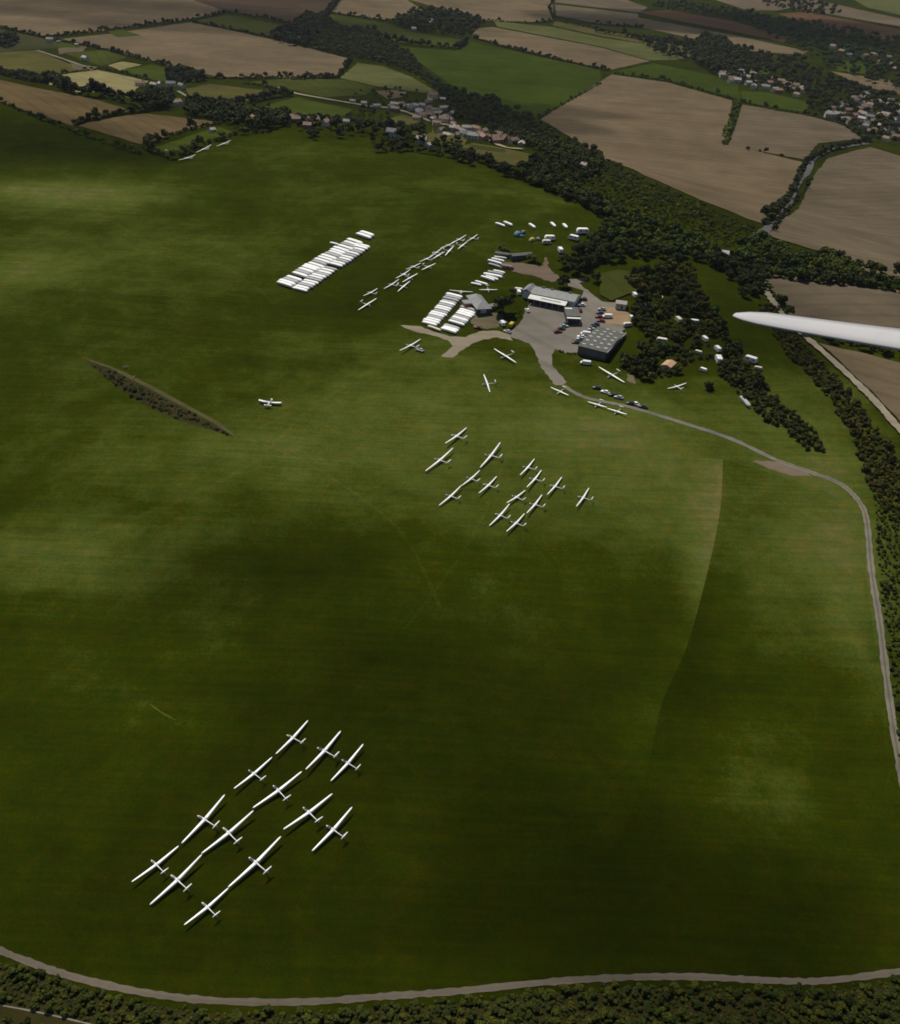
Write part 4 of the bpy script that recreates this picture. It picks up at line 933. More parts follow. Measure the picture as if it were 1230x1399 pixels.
vk = ['w', 'c', 'c', 'w', 'w', 'w', 'w', 'w', 'w', 'c', 'c', 'c']; vs_ = [.8, .6, .9, .8, .8, .85, 1.1, .65, 1.1, .65, .95, .65]
for i in range(12): put_caravan(vk[i], VANS[i], va[i], vl[i], 'caravans in the thicket beside the hangar', vs_[i])
cl = [((1000, 213), 'w', 100, 'upper white caravan of the pair in the camping field', 1.1), ((980, 237), 'c', 100, 'lower grey-cream caravan of the pair in the camping field', .9), ((1155, 212), 'w', 60, 'white caravan by the trees at the right of the camping field', 1.1), ((1212, 172), 'w', 100, 'white caravan at the upper right corner of the camping field', 1.3), ((1068, 290), 'w', 10, 'white caravan standing alone above the dirt lane', 1), ((800, 560), 'w', 10, 'upper white caravan at the left end of the clubhouse', .8), ((797, 545), 'c', 80, 'lower white caravan at the left end of the clubhouse', .8)]
for p, k_, a, l, s in cl: put_caravan(k_, z6([p])[0], a, l, 'caravans in the camping field', s)
p = z8([(1025, 407), (992, 462)]); put_caravan('w', p[0], 20, 'white caravan at the upper right corner of the sandy yard', None, .7); put_caravan('c', p[1], 110, 'pale caravan at the back corner of the hangar', None, .8)

def tent(p, c, label, s=1.0):
    q = at(*p); r = empty('tent', q, random.uniform(0, 3)); r.scale = (s, s, s)
    m_ = MB(); rings = []
    for i in range(7):
        t = -1+2*i/6; k_ = math.sqrt(max(.03, 1-t*t)); rings.append([(1.5*k_*math.cos(a), 2.2*t, 1.7*k_*math.sin(a)) for a in [math.pi*j/8 for j in range(9)]])
    m_.loft(rings, True, True); m_.build('flysheet', M('tent_'+label.split()[0], c, .7, .1), r)
    d = MB(); d.box((0, -2.1, .45), (.7, .3, .8)); d.build('door', M('tent_door', (.1, .1, .1), .8), r); tag(r, label, 'tent', 'tents in the camping field')
for p, c, l, s in (((790, 195), (.08, .16, .22), 'blue dome tent in the camping field', 1.5), ((828, 180), (.10, .14, .15), 'slate coloured dome tent right of the blue tent', 1.0), ((820, 205), (.05, .12, .18), 'navy small tent just below the blue tent', .8), ((885, 230), (.35, .32, .08), 'yellow dome tent in the camping field', 1.2), ((925, 223), (.15, .15, .14), 'grey dome tent right of the yellow tent', .9)):
    tent(z6([p])[0], c, l, s)

def make_car(mt, L=4.3, W_=1.75, Hh=1.45, van=False):
    r = empty('parked_car'); b = MB()
    if van: prof = [(-L/2, .3), (-L/2, 1.9), (-L/2+.1, 2.0), (L/2-1.3, 2.0), (L/2-.6, 1.2), (L/2-.05, 1.05), (L/2, .3)]
    else: prof = [(-L/2, .3), (-L/2-.03, .75), (-L/2+.15, .95), (L/2-1.15, .95), (L/2-.15, .78), (L/2, .6), (L/2, .3)]
    b.loft([[(x, y, z) for y, z in [(y*(1-k_*.02), z-(z-.3)*k_*.06) for y, z in prof]] for x, k_ in ((-W_/2, 1), (-W_/2+.12, 0), (W_/2-.12, 0), (W_/2, 1))], True, False); b.build('body', mt, r)
    if not van:
        g = MB(); g.loft([[(x*.82, -L/2+.35, .93), (x*.82, L/2-1.35, .93), (x*.7, L/2-2.0, Hh-.04), (x*.7, -L/2+.85, Hh-.04)] for x in (-W_/2, W_/2)], True, False); g.build('window', CANOPY, r)
        rf = MB(); rf.box((0, (-L/2+.85+L/2-2.0)/2, Hh), (W_*.72, (L-2.85), .06), 0); rf.build('roof', mt, r)
    else:
        g = MB(); g.box((0, L/2-.98, 1.62), (W_*.84, .1, .5)); g.build('windscreen', CANOPY, r)
    for sx in (-1, 1):
        for y in (-L/2+.8, L/2-.85):
            w_ = MB(); w_.cyl((sx*(W_/2-.2), y, .32), (sx*(W_/2+.01), y, .32), .32, n=10); w_.build('wheel', RUB, r)
    return r
CARC = {'black': (.02, .02, .022), 'white': (.75, .75, .74), 'silver': (.35, .36, .37), 'red': (.22, .03, .025), 'blue': (.05, .07, .13), 'green': (.03, .07, .04), 'yellow': (.5, .36, .03)}
CARS = {}
def put_car(c, p, ang, label, group, van=False, name=None):
    key = (c, van)
    if key not in CARS: t = CARS[key] = make_car(M('car_paint_'+c, CARC[c], .3, .04, 1, 0, .6), 5.0 if van else 4.3, 1.9 if van else 1.75, van=van)
    else: t = copy_tree(CARS[key])
    q = at(*p, .8); t.location = (q.x, q.y, H(q.x, q.y)); t.rotation_euler = (0, 0, math.radians(ang)); t.name = name or ('parked_van' if van else 'parked_car')
    tag(t, label, 'van' if van else 'car', group)
for (p, c, l) in zip(z8([(560, 432), (540, 452), (512, 474), (488, 494), (462, 516)]), ['black', 'black', 'silver', 'green', 'red'], ['black car nearest the clubhouse annex in the apron row', 'black car second in the apron row below the annex', 'silver-grey car in the middle of the apron row below the annex', 'dark green car fourth in the apron row below the annex', 'red car at the lower end of the apron row']):
    put_car(c, p, -75, l, 'cars in the row below the clubhouse annex')
for (p, c, l) in zip(z8([(798, 345), (784, 372), (778, 402), (790, 432), (748, 458), (735, 480), (722, 500), (635, 572), (600, 597), (640, 555)]), ['silver', 'blue', 'red', 'red', 'blue', 'black', 'silver', 'silver', 'black', 'white'],
    ['silver car at the top of the yard row', 'dark blue car second in the yard row', 'dark red car third in the yard row', 'red car fourth in the yard row', 'blue car fifth in the yard row, beside the hangar wall', 'black car sixth in the yard row', 'silver car beside the hangar wall above the white van', 'silver car below the white van at the hangar corner', 'black car lowest by the hangar corner', 'white car tucked beside the white van']):
    put_car(c, p, 80, l, 'cars along the hangar yard')
put_car('white', z8([(672, 535)])[0], 85, 'white van parked against the long side of the big hangar', None, True)
put_car('white', z8([(838, 402)])[0], 95, 'white van on the sandy yard', None, True)
put_car('red', z8([(630, 350)])[0], 10, 'red car at the right end of the clubhouse', None); put_car('white', z8([(640, 312)])[0], 95, 'white car behind the right end of the clubhouse', None)
put_car('black', z8([(655, 268)])[0], 80, 'black car on the lane behind the clubhouse', None)
for (p, c, l, a) in zip(z10([(360, 184), (412, 212), (464, 230), (500, 246), (578, 284), (602, 287), (656, 305)]), ['black', 'white', 'black', 'silver', 'black', 'white', 'green'],
    ['black car at the left end of the row beside the grey track', 'white car second in the row beside the grey track', 'black car third in the row beside the grey track', 'silver car fourth in the row beside the grey track', 'black car just left of the second white car beside the grey track', 'white car sixth in the row beside the grey track', 'dark green car at the right end of the row beside the grey track'], [70, 60, 75, 65, 70, 60, 70]):
    put_car(c, p, a, l, 'cars beside the grey track')
put_car('yellow', z8([(108, 466)])[0], -20, 'bright yellow van parked at the left edge of the apron', None, True); put_car('white', z8([(38, 455)])[0], 15, 'white van left of the yellow van', None, True)
put_car('silver', z8([(75, 515)])[0], 60, 'silver car at the corner of chalk track and apron', None); put_car('red', z7([(632, 372)])[0], 70, 'red car on the grass above the chalk track', None)
put_car('silver', z7([(190, 545)])[0], 60, 'silver car hitched behind the glider at the left end of the chalk track', None); put_car('white', z8([(228, 352)])[0], 20, 'white car on the left edge of the apron by the clubhouse', None)
put_car('silver', z7([(825, 335)])[0], -60, 'grey car on the lawn left of the yellow van', None)
put_car('white', z8([(672, 758)])[0], 80, 'white van on the grass below the hangar corner', None, True)

# ---------------------------------------------------------------- buildings
def frame4(p00, p10, p11, p01, up_):
    "rectangle fitted to four roof corners seen in the photo: centre, length vector, width, yaw"
    P = [at(*p, up_) for p in (p00, p10, p11, p01)]
    c = sum((p.xy for p in P), Vector((0, 0)))/4; u = ((P[1]-P[0]).xy+(P[2]-P[3]).xy)/2; v = ((P[3]-P[0]).xy+(P[2]-P[1]).xy)/2
    ul = u.length; ud = u.normalized(); n = Vector((-ud.y, ud.x)); wv = abs(v.dot(n)); return c, ul, wv, math.atan2(ud.y, ud.x)
RGREY = M('grey_sheet_roof', (.17, .175, .17), .6, .2, .4); RDARK = M('dark_felt_roof', (.078, .078, .068), .8, .25, .5); RBARN = M('barn_roof', (.20, .20, .205), .6, .2, .3)
WDARK = M('dark_cladding', (.06, .063, .063), .6, .15); WWHITE = M('white_cladding', (.60, .60, .57), .6, .08); LITE = M('rooflight_plastic', (.42, .43, .40), .4, .2, .6); BRICK = M('brick', (.28, .14, .09), .85, .2); TRIM = M('pale_trim', (.42, .42, .40), .6, .1)
def gable(m_, L, Wd, z0, z1_, over=.3, t=.15):
    "roof of two slopes, ridge along X, with real thickness"
    x = L/2+over; y = Wd/2+over
    for s in (-1, 1):
        m_.add([(-x, s*y, z0), (x, s*y, z0), (x, 0, z1_), (-x, 0, z1_), (-x, s*y, z0-t), (x, s*y, z0-t), (x, 0, z1_-t), (-x, 0, z1_-t)],
               [(0, 1, 2, 3), (7, 6, 5, 4), (0, 4, 5, 1), (3, 2, 6, 7), (0, 3, 7, 4), (1, 5, 6, 2)] if s < 0 else [(3, 2, 1, 0), (4, 5, 6, 7), (1, 5, 4, 0), (7, 6, 2, 3), (4, 7, 3, 0), (2, 6, 5, 1)])
def walls(m_, L, Wd, h, rise, z0=-1.5):
    a, b = L/2, Wd/2
    m_.add([(-a, -b, z0), (a, -b, z0), (a, b, z0), (-a, b, z0), (-a, -b, h), (a, -b, h), (a, b, h), (-a, b, h), (-a, 0, h+rise), (a, 0, h+rise)],
           [(0, 1, 5, 4), (2, 3, 7, 6), (1, 2, 6, 9, 5), (3, 0, 4, 8, 7), (4, 5, 9, 8), (7, 8, 9, 6), (3, 2, 1, 0)])
# big hangar
c, L, Wd, yaw = frame4(*z8([(615, 625), (825, 690), (990, 490), (775, 460)]), 4.2)
hg = empty('hangar', (c.x, c.y, H(c.x, c.y)), yaw); tag(hg, 'big dark hangar with rows of pale rooflights on its low roof', 'hangar')
m_ = MB(); walls(m_, L, Wd, 3.3, .8); m_.build('wall', WDARK, hg)
m_ = MB(); gable(m_, L, Wd, 3.4, 4.4, .25); rf = m_.build('roof', RDARK, hg)
nrow, ncol = 6, 4
for i in range(ncol):
    for j in range(nrow):
        if (i, j) in ((0, 5), (3, 4)): continue
        x = -L/2+L*(i+.5)/ncol; y = -Wd/2+Wd*(j+.6)/nrow+(.9 if i % 2 else 0)
        if abs(y) < .8 or abs(y) > Wd/2-.9: continue
        z = 4.4-abs(y)/(Wd/2+.25)*1.0
        s = MB(); sl = -math.copysign(1.0/(Wd/2+.25), y)
        s.add([(x-.9, y-.6, z-.6*sl+.04), (x+.9, y-.6, z-.6*sl+.04), (x+.9, y+.6, z+.6*sl+.04), (x-.9, y+.6, z+.6*sl+.04), (x-.8, y-.5, z-.5*sl+.2), (x+.8, y-.5, z-.5*sl+.2), (x+.8, y+.5, z+.5*sl+.2), (x-.8, y+.5, z+.5*sl+.2)],
              [(0, 3, 2, 1), (4, 5, 6, 7), (0, 1, 5, 4), (1, 2, 6, 5), (2, 3, 7, 6), (3, 0, 4, 7)]); s.build('rooflight', LITE, rf)
m_ = MB(); m_.box((L/2+.38, 0, 3.4), (.2, Wd+.7, .5)); m_.build('gutter', TRIM, hg)
for k_ in range(4):
    m_ = MB(); m_.box((-L/2+L*(k_+.5)/4, -Wd/2-.08, 1.3), (L/4-.4, .12, 2.8)); m_.build('door', M('hangar_door', (.10, .105, .105), .6), hg)
# clubhouse
c, L, Wd, yaw = frame4(*z8([(262, 222), (590, 292), (632, 215), (300, 155)]), 4.0)
cb = empty('clubhouse', (c.x, c.y, H(c.x, c.y)), yaw); tag(cb, 'long clubhouse with grey sheet roof and white verandah facing the apron', 'clubhouse')
m_ = MB(); walls(m_, L, Wd, 3.0, 1.5); m_.build('wall', WWHITE, cb); m_ = MB(); gable(m_, L, Wd, 3.1, 4.7); crf = m_.build('roof', RGREY, cb)
for x in (-.32, -.12, .3):
    m_ = MB(); m_.box((x*L, Wd*.22, 4.3), (1.3, 1.3, 1.2)); m_.build('roof_vent', RDARK, crf)
m_ = MB(); m_.box((-L/2-2.4, -.5, 1.6), (4.6, Wd*.8, 4.2)); m_.build('wing_wall', WWHITE, cb)
m_ = MB(); m_.add([(-L/2-5, -Wd*.5-.4, 3.72), (-L/2-.35, -Wd*.5-.4, 3.72), (-L/2-.35, Wd*.4, 3.72), (-L/2-5, Wd*.4, 3.72), (-L/2-2.6, -Wd*.5-.4, 4.9), (-L/2-2.6, Wd*.4, 4.9)], [(0, 1, 4), (1, 2, 5, 4), (2, 3, 5), (3, 0, 4, 5), (3, 2, 1, 0)]); m_.build('gable_roof', RGREY, cb)
def sheet(x0, x1, y0, z0, y1, z1_, t):
    q = MB(); q.add([(x0, y0, z0), (x1, y0, z0), (x1, y1, z1_), (x0, y1, z1_), (x0, y0, z0-t), (x1, y0, z0-t), (x1, y1, z1_-t), (x0, y1, z1_-t)], [(3, 2, 1, 0), (4, 5, 6, 7), (0, 1, 5, 4), (1, 2, 6, 5), (2, 3, 7, 6), (3, 0, 4, 7)]); return q
m_ = sheet(-1.5-L*.43, -1.5+L*.43, -Wd/2-1.4, 3.0, -Wd/2-5.0, 1.9, .15); ver = m_.build('verandah_roof', WWHITE, cb)
for k_ in range(13):
    x = -L*.2+L*.42*k_/12; m_ = sheet(x-.42, x+.42, -Wd/2-2.7, 2.67, -Wd/2-3.5, 2.42, .03); m_.build('roof_pane', RGREY, ver)
m_ = MB(); m_.box((-1.5, -Wd/2-1.3, 1.2), (L*.86, 2.0, 2.9)); m_.build('front_wall', WDARK, cb)
for k_ in range(7):
    m_ = MB(); m_.box((-1.5-L*.42+L*.84*k_/6, -Wd/2-4.8, .35), (.14, .14, 2.9)); m_.build('post', WWHITE, cb)
for k_ in range(9):
    m_ = MB(); m_.box((-L*.42+L*.78*k_/8, -Wd/2-2.33, 1.5), (1.2, .06, 1.1)); m_.build('window', CANOPY, cb)
# annex at the right end
c, L, Wd, yaw = frame4(*z8([(505, 412), (605, 412), (640, 325), (530, 325)]), 3.0)
an = empty('annex', (c.x, c.y, H(c.x, c.y)), yaw); tag(an, 'dark flat-roofed annex with white fascia below the right end of the clubhouse', 'annex')
m_ = MB(); m_.box((0, 0, 1.0), (L, Wd, 4.0)); m_.build('wall', WDARK, an); m_ = MB(); m_.box((0, 0, 3.08), (L+.4, Wd+.4, .16)); m_.build('roof', RDARK, an)
m_ = MB(); m_.box((0, -Wd/2-1.2, 2.6), (L, 2.2, .18)); m_.build('canopy_roof', WWHITE, an); m_ = MB(); m_.box((-L*.2, Wd*.3, 3.25), (L*.5, 1.6, .18)); m_.build('rooflight', WWHITE, an)
for s in (-1, 1):
    m_ = MB(); m_.box((s*L*.47, -Wd/2-2.2, 1.2), (.14, .14, 2.62)); m_.build('post', WWHITE, an)
# hipped barn beside the trailers
c, L, Wd, yaw = frame4(*z7([(610, 243), (752, 228), (640, 108), (560, 118)]), 3.2)
bn = empty('barn', (c.x, c.y, H(c.x, c.y)), yaw+math.pi/2*0); tag(bn, 'hipped grey roof barn right of the trailer columns', 'barn')
m_ = MB(); m_.box((0, 0, .6), (L*.92, Wd*.92, 4.0)); m_.build('wall', WDARK, bn)
a, b = L/2+.3, Wd/2+.3; m_ = MB(); m_.add([(-a, -b, 2.62), (a, -b, 2.62), (a, b, 2.62), (-a, b, 2.62), (0, -b*.45, 5.2), (0, b*.55, 5.2)], [(0, 1, 4), (1, 2, 5, 4), (2, 3, 5), (3, 0, 4, 5), (3, 2, 1, 0)]); m_.build('roof', RBARN, bn)
m_ = MB(); m_.box((-a-2.0, b*.1, 1.0), (4.2, 5.0, 3.2)); m_.build('lean_to_wall', BRICK, bn); m_ = MB(); m_.box((-a-2.0, b*.1, 2.68), (4.5, 5.3, .15)); m_.build('lean_to_roof', RGREY, bn)
m_ = MB(); m_.box((0, -Wd*.46-.03, 1.2), (3, .06, 2.4)); m_.build('door', TRIM, bn)
# other small airfield buildings
def shed(p, L, Wd, h, ang, wallm, roofm, label, name='shed', rise=.8, cat='shed'):
    q = at(*p, h*.7); r = empty(name, (q.x, q.y, H(q.x, q.y)), math.radians(ang)); tag(r, label, cat)
    m_ = MB(); walls(m_, L, Wd, h, rise); wl = m_.build('wall', wallm, r); m_ = MB(); gable(m_, L, Wd, h+.06, h+rise+.12, .25); m_.build('roof', roofm, r)
    m_ = MB(); m_.box((L*.1, -Wd/2-.03, h*.4), (1.0, .06, h*.8)); m_.build('door', WDARK, r); m_ = MB(); m_.box((-L*.25, -Wd/2-.03, h*.55), (.9, .06, .7)); m_.build('window', CANOPY, r); return r
shed(z8([(945, 308)])[0], 5.5, 5, 2.8, -10, TRIM, M('pink_grey_roof', (.30, .27, .25), .8), 'small grey-pink shed at the top of the sandy yard')
shed(z9([(384, 570)])[0], 7, 4.6, 2.4, 60, TRIM, M('orange_tile_roof', (.42, .25, .15), .8, .2), 'hut with orange-tan roof at the near edge of the thicket', 'hut', cat='hut')
shed(z6([(815, 325)])[0], 13, 4, 2.2, 25, WDARK, RDARK, 'long low dark shed above the dirt yard', rise=.5)
shed(z6([(700, 318)])[0], 9, 3, 2.0, -12, WDARK, RDARK, 'low black roofed shed behind the stacked white trailers', rise=.4)
shed((986, 347), 8, 6, 3.2, -10, WWHITE, M('pale_slate', (.36, .36, .38), .7), 'pale grey roofed house deep in the dark wood', 'house', 1.5, 'house')
shed(z7([(740, 215)])[0], 3.5, 3, 2.2, 30, BRICK, RGREY, 'tiny grey roofed shed at the right corner of the barn', rise=.5)
shed(z6([(725, 395)])[0], 6, 2.5, 1.6, -15, BRICK, M('rusty_roof', (.22, .15, .12), .9, .3), 'low brown shed on the dirt yard beside the upper trailers', rise=.4)
# windsock and marker near the far gliders
def windsock(p):
    q = at(*p); r = empty('windsock', q); tag(r, 'small white windsock at the hedge corner left of the far gliders', 'windsock')
    m_ = MB(); m_.cyl((0, 0, 0), (0, 0, 5.5), .12, .08); m_.build('pole', TRIM, r); m_ = MB(); m_.cyl((0, 0, 5.2), (2.0, .3, 4.6), .45, .22); m_.build('sock', WHITE, r)
windsock(z1([(680, 645)])[0])
# sign and launch gear: small pale marks near the old pit
for i, p in enumerate([(172, 503), (183, 517)]):
    q = at(*p); r = empty('marker_board', (q.x, q.y, q.z), .5+i); tag(r, ['upper', 'lower'][i]+' of two pale marker boards on the bank of the scrubby hollow', 'marker')
    m_ = MB(); m_.box((0, 0, .75), (2.4-.5*i, .08, .6)); m_.build('board', TRIM, r)
    for s in (-1, 1):
        m_ = MB(); m_.cyl((s*.8, .08, 0), (s*.8, .08, .9), .05); m_.build('leg', TRIM, r)

# ---------------------------------------------------------------- houses of village and town
ROOFS = {'orange-brown tiled': M('tile_orange', (.22, .145, .095), .85, .25), 'brown tiled': M('tile_brown', (.24, .155, .11), .85, .25), 'grey slate': M('slate', (.14, .135, .13), .7, .2), 'pale': M('pale_roof', (.34, .31, .27), .8, .15)}
HW = {'orange-brown tiled': M('render_cream', (.72, .60, .45), .8, .1), 'brown tiled': M('brick_house', (.28, .17, .12), .85, .2), 'grey slate': M('render_white', (.50, .48, .45), .8, .08), 'pale': M('render_white2', (.52, .49, .43), .8, .08)}
HP = {}
def make_house(kind, L=11, Wd=7.0, h=5, rise=2.8):
    r = empty('house'); m_ = MB(); walls(m_, L, Wd, h, rise); wl = m_.build('wall', HW[kind], r)
    m_ = MB(); gable(m_, L, Wd, h+.06, h+rise+.15, .35); rf = m_.build('roof', ROOFS[kind], r)
    m_ = MB(); m_.box((L*.32, 0, h+rise+.2), (.9, .8, 2.0)); m_.build('chimney', BRICK, rf)
    for x in (-.3, .3):
        for z in (1.4, 3.9):
            m_ = MB(); m_.box((x*L, -Wd/2-.03, z), (1.5, .06, 1.1)); m_.build('window', CANOPY, wl)
    m_ = MB(); m_.box((0, -Wd/2-.03, 1.05), (1.0, .06, 2.1)); m_.build('door', WDARK, r); return r
hcount = 0
def put_house(p, kind, label, group, s=1.0, ang=None):
    global hcount
    if kind not in HP: t = HP[kind] = make_house(kind)
    else: t = copy_tree(HP[kind])
    q = at(*p) if len(p) == 2 else p
    t.location = (q[0], q[1], H(q[0], q[1])); t.rotation_euler = (0, 0, math.radians(ang if ang is not None else random.uniform(-60, 60)))
    t.scale = (s*random.uniform(.85, 1.25), s*random.uniform(.85, 1.15), s*random.uniform(.85, 1.05)); tag(t, label, 'house', group); hcount += 1
KK = list(ROOFS)
named = [((560, 395), 'orange-brown tiled', 'large orange-roofed house with cream walls at the top of the village', 1.5, 20), ((545, 410), 'orange-brown tiled', 'orange-roofed house just below the largest village house', 1.1, 60),
 ((600, 405), 'pale', 'pale-roofed house beside the village lane at the top', .9, 0), ((335, 432), 'pale', 'pale cottage where the village street narrows at left', 1.0, 30), ((395, 435), 'grey slate', 'white cottage left of the village centre', 1.0, 0), ((460, 438), 'pale', 'pale cottage in the village centre', 1.1, -20),
 ((440, 382), 'brown tiled', 'brown cottage above the village street', .9, 10), ((545, 470), 'brown tiled', 'brown-roofed cottage below the orange-roofed houses', 1.0, 50), ((605, 490), 'orange-brown tiled', 'wide house with worn roof at the village crossroads', 1.5, -15), ((575, 462), 'pale', 'pale cottage above the crossroads', .9, 20),
 ((655, 518), 'pale', 'pale cottage first down the lower street', 1.0, -30), ((700, 540), 'orange-brown tiled', 'orange cottage second down the lower street', .9, 10), ((725, 545), 'pale', 'pale cottage third down the lower street', .8, 30), ((765, 535), 'orange-brown tiled', 'large orange house midway down the lower street', 1.2, 60), ((770, 556), 'grey slate', 'white house just below the large orange house', 1.0, 10),
 ((822, 548), 'orange-brown tiled', 'orange house right of the large orange house', 1.2, -20), ((880, 575), 'brown tiled', 'brown-roofed house near the end of the lower street', 1.1, 30), ((915, 585), 'pale', 'narrow white house at the end of the lower street', .9, 80), ((1052, 612), 'pale', 'pale house among the trees right of the paddock', .9, 0), ((1120, 645), 'pale', 'pale house at the edge of the wood below the village', .9, -20), ((1150, 672), 'pale', 'furthest right pale house at the edge of the wood below the village', 1.0, -20),
 ((405, 550), 'grey slate', 'long grey-roofed house below the village', 1.2, -15), ((515, 575), 'pale', 'white house with cream walls on the crest below the village', 1.1, -10), ((545, 590), 'pale', 'small white outbuilding beside the white house on the crest', .8, 60),
 ((80, 495), 'orange-brown tiled', 'orange-roofed house at the left end of the village', 1.2, 40), ((65, 515), 'brown tiled', 'brown house below the left orange-roofed house', 1.0, 0), ((130, 505), 'orange-brown tiled', 'tall gabled house with white end wall at the left of the village', 1.1, 80), ((162, 482), 'grey slate', 'small white house right of the gabled house', .7, 10), ((215, 498), 'pale', 'small white house in the gardens left of centre', .8, 0), ((8, 490), 'brown tiled', 'brown house at the far left of the village', 1.0, 20),
 ((485, 122), 'pale', 'long pale barn at the far farmstead', 1.2, 0), ((545, 97), 'pale', 'white farmhouse of the far farmstead', 1.1, 20), ((560, 88), 'grey slate', 'grey barn behind the white farmhouse of the far farmstead', 1.2, -10), ((655, 105), 'pale', 'small pale building right of the far farmstead', .8, 0), ((240, 412), 'pale', 'pale barn on the village street, left part', .9, 0), ((285, 420), 'pale', 'pale barn on the village street, right part', 1.0, 10)]
for p, k_, l, s, a in named: put_house(z2([p])[0], k_, l, 'houses of the village', s*.72, a)
farm = [((575, 352), 'orange-brown tiled', 'brown roofed barn at the left end of the left farm'), ((632, 358), 'pale', 'pale barn second from the left in the left farm'), ((657, 357), 'pale', 'pale narrow barn in the middle of the left farm'), ((700, 355), 'grey slate', 'large grey barn at the right of the left farm'), ((745, 362), 'grey slate', 'grey barn at the right end of the left farm'),
 ((205, 172), 'pale', 'white barn at the far left smallholding'), ((240, 176), 'grey slate', 'grey shed beside the far left white barn'), ((313, 188), 'pale', 'lone white shed right of the far left smallholding'), ((350, 247), 'pale', 'long white greenhouse in the small plots at left'), ((720, 432), 'orange-brown tiled', 'orange-roofed cottage below the left farm'), ((860, 438), 'pale', 'white shed at the hedge of the round olive pasture'), ((1045, 510), 'orange-brown tiled', 'orange-roofed house left of the village above the airfield hedge'), ((1215, 488), 'orange-brown tiled', 'orange house at the upper left of the village'), ((1195, 500), 'brown tiled', 'brown house beside the upper left orange house'), ((870, 542), 'pale', 'small white hut in the green paddock')]
for p, k_, l in farm: put_house(z1([p])[0], k_, l, 'farm buildings at the left', .85 if 'hut' not in l and 'shed' not in l else .5)
def scatter_houses(poly, step, keep, where, group, s):
    for (x, y) in fill(poly, step, .45, keep):
        k_ = random.choices(KK, (3, 3, 3, 2))[0]
        put_house((x, y, 0), k_, f'small {k_}-roofed house {where}', group, s)
scatter_houses(z2([(350, 420), (600, 420), (700, 510), (930, 575), (900, 600), (700, 560), (560, 510), (440, 460)]), 16, .45, 'among trees in the village centre', 'village centre houses', .8)
scatter_houses(z3([(470, 300), (560, 290), (700, 315), (880, 370), (870, 400), (780, 385), (640, 345), (520, 330)]), 21, .7, 'in the row above the bright green field near the town', 'houses above the bright green field', .95)
scatter_houses(z3([(930, 440), (1000, 420), (1040, 390), (1130, 380), (1240, 420), (1240, 590), (1130, 560), (1040, 500), (960, 480)]), 18, .72, 'in the dense near part of the town at the right edge', 'houses in the near part of the town', .9)
scatter_houses(z3([(900, 170), (1000, 180), (1240, 240), (1240, 300), (1130, 270), (1000, 240)]), 34, .6, 'in the far part of the town at the right edge', 'houses in the far part of the town', 1.0)
for i, (p, l) in enumerate([((440, 242), 'white house in the dark copse beside the town'), ((525, 310), 'white house at the left end of the row above the bright green field'), ((575, 330), 'long white building above the bright green field'), ((592, 295), 'white house above the long white building'), ((643, 355), 'bright white marquee-like house at the corner of the bright green field'), ((1002, 490), 'bright white house on the town edge by the tan field'), ((945, 470), 'white house at the left tip of the town by the tan field'), ((975, 470), 'pale house second from the left tip of the town'), ((1160, 540), 'white gabled house near the road end of the town')]):
    put_house(z3([p])[0], 'pale', l, 'white houses of the town', 1.0, [0, 0, -15, 10, 70, 30, 0, 0, 60][i])

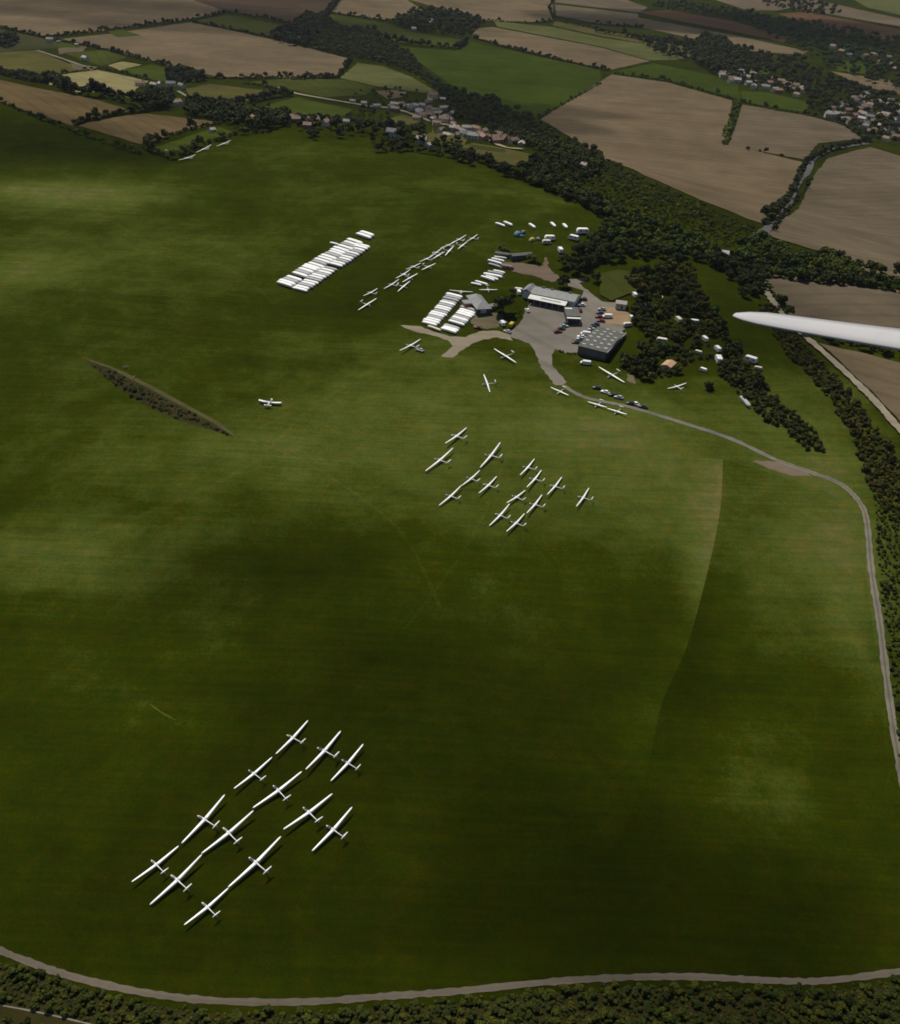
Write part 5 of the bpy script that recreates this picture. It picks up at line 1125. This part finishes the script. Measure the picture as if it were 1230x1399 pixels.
# ---------------------------------------------------------------- unseen clouds added to shade the ground, and haze
def cloud(px, py, rx, ry, od, thick, label):
    g = at(px, py); alt = 1500.0; c = g+SUNV*((alt-g.z)/SUNV.z)
    bm = bmesh.new(); bmesh.ops.create_icosphere(bm, subdivisions=4, radius=1); rng = random.Random(int(px*7+py))
    ph = [rng.uniform(0, 6.28) for _ in range(6)]
    for v in bm.verts:
        n = v.co.normalized(); k_ = 1+.22*math.sin(3*n.x+ph[0])*math.cos(2.5*n.y+ph[1])+.14*math.sin(6*n.y+ph[2]+2*n.x)+.09*math.sin(9*n.x+ph[3])*math.cos(8*n.y+ph[4])
        v.co = Vector((n.x*rx*k_, n.y*ry*k_, n.z*thick/2*k_*(1 if n.z > 0 else .6)))
    me = bpy.data.meshes.new('cloud'); bm.to_mesh(me); bm.free()
    mt, nt, b = new_mat('shade_cloud_vapour'); nt.nodes.remove(b); v = nt.nodes.new('ShaderNodeVolumePrincipled'); v.inputs['Density'].default_value = od/(thick*.8); v.inputs['Color'].default_value = (.95, .95, .95, 1); v.inputs['Anisotropy'].default_value = .3
    nt.links.new(v.outputs[0], nt.nodes['Material Output'].inputs['Volume'])
    o = link('cloud', me, mt); o.location = c; tag(o, label, 'cloud', 'unseen clouds added to shade the ground')
CL = [(640, 890, 60, 22, .35, 60, 'unseen thin cloud added to shade the middle of the airfield'), (900, 1230, 60, 45, .5, 60, 'unseen cloud added to shade the lower right meadow'),
      (350, 765, 50, 24, .45, 50, 'unseen thin cloud added to shade the turf left of the central gliders'), (250, 20, 420, 200, .6, 60, 'unseen broad thin cloud added to shade the far fields at left'), (20, 180, 120, 60, .5, 60, 'unseen cloud added to shade the far left slope'), (1080, 40, 520, 260, 1.2, 80, 'unseen broad cloud added to shade the town and far woods'),
      (640, 150, 190, 110, .7, 70, 'unseen cloud added to shade the village'), (1020, 430, 60, 60, .35, 60, 'unseen cloud added to shade the thicket')]
for a in CL: cloud(*a)

hz = MB(); hz.box((0, 6000, 100), (24000, 16000, 282)); 
mt, nt, b = new_mat('haze_air'); nt.nodes.remove(b); v = nt.nodes.new('ShaderNodeVolumePrincipled'); v.inputs['Density'].default_value = 0.000018; v.inputs['Color'].default_value = (.80, .88, 1, 1); v.inputs['Anisotropy'].default_value = 0.2
nt.links.new(v.outputs[0], nt.nodes['Material Output'].inputs['Volume'])
o = hz.build('haze', mt); tag(o, kind='stuff')
print('trees', len(TREES), 'houses', hcount, 'objects', len(bpy.data.objects))
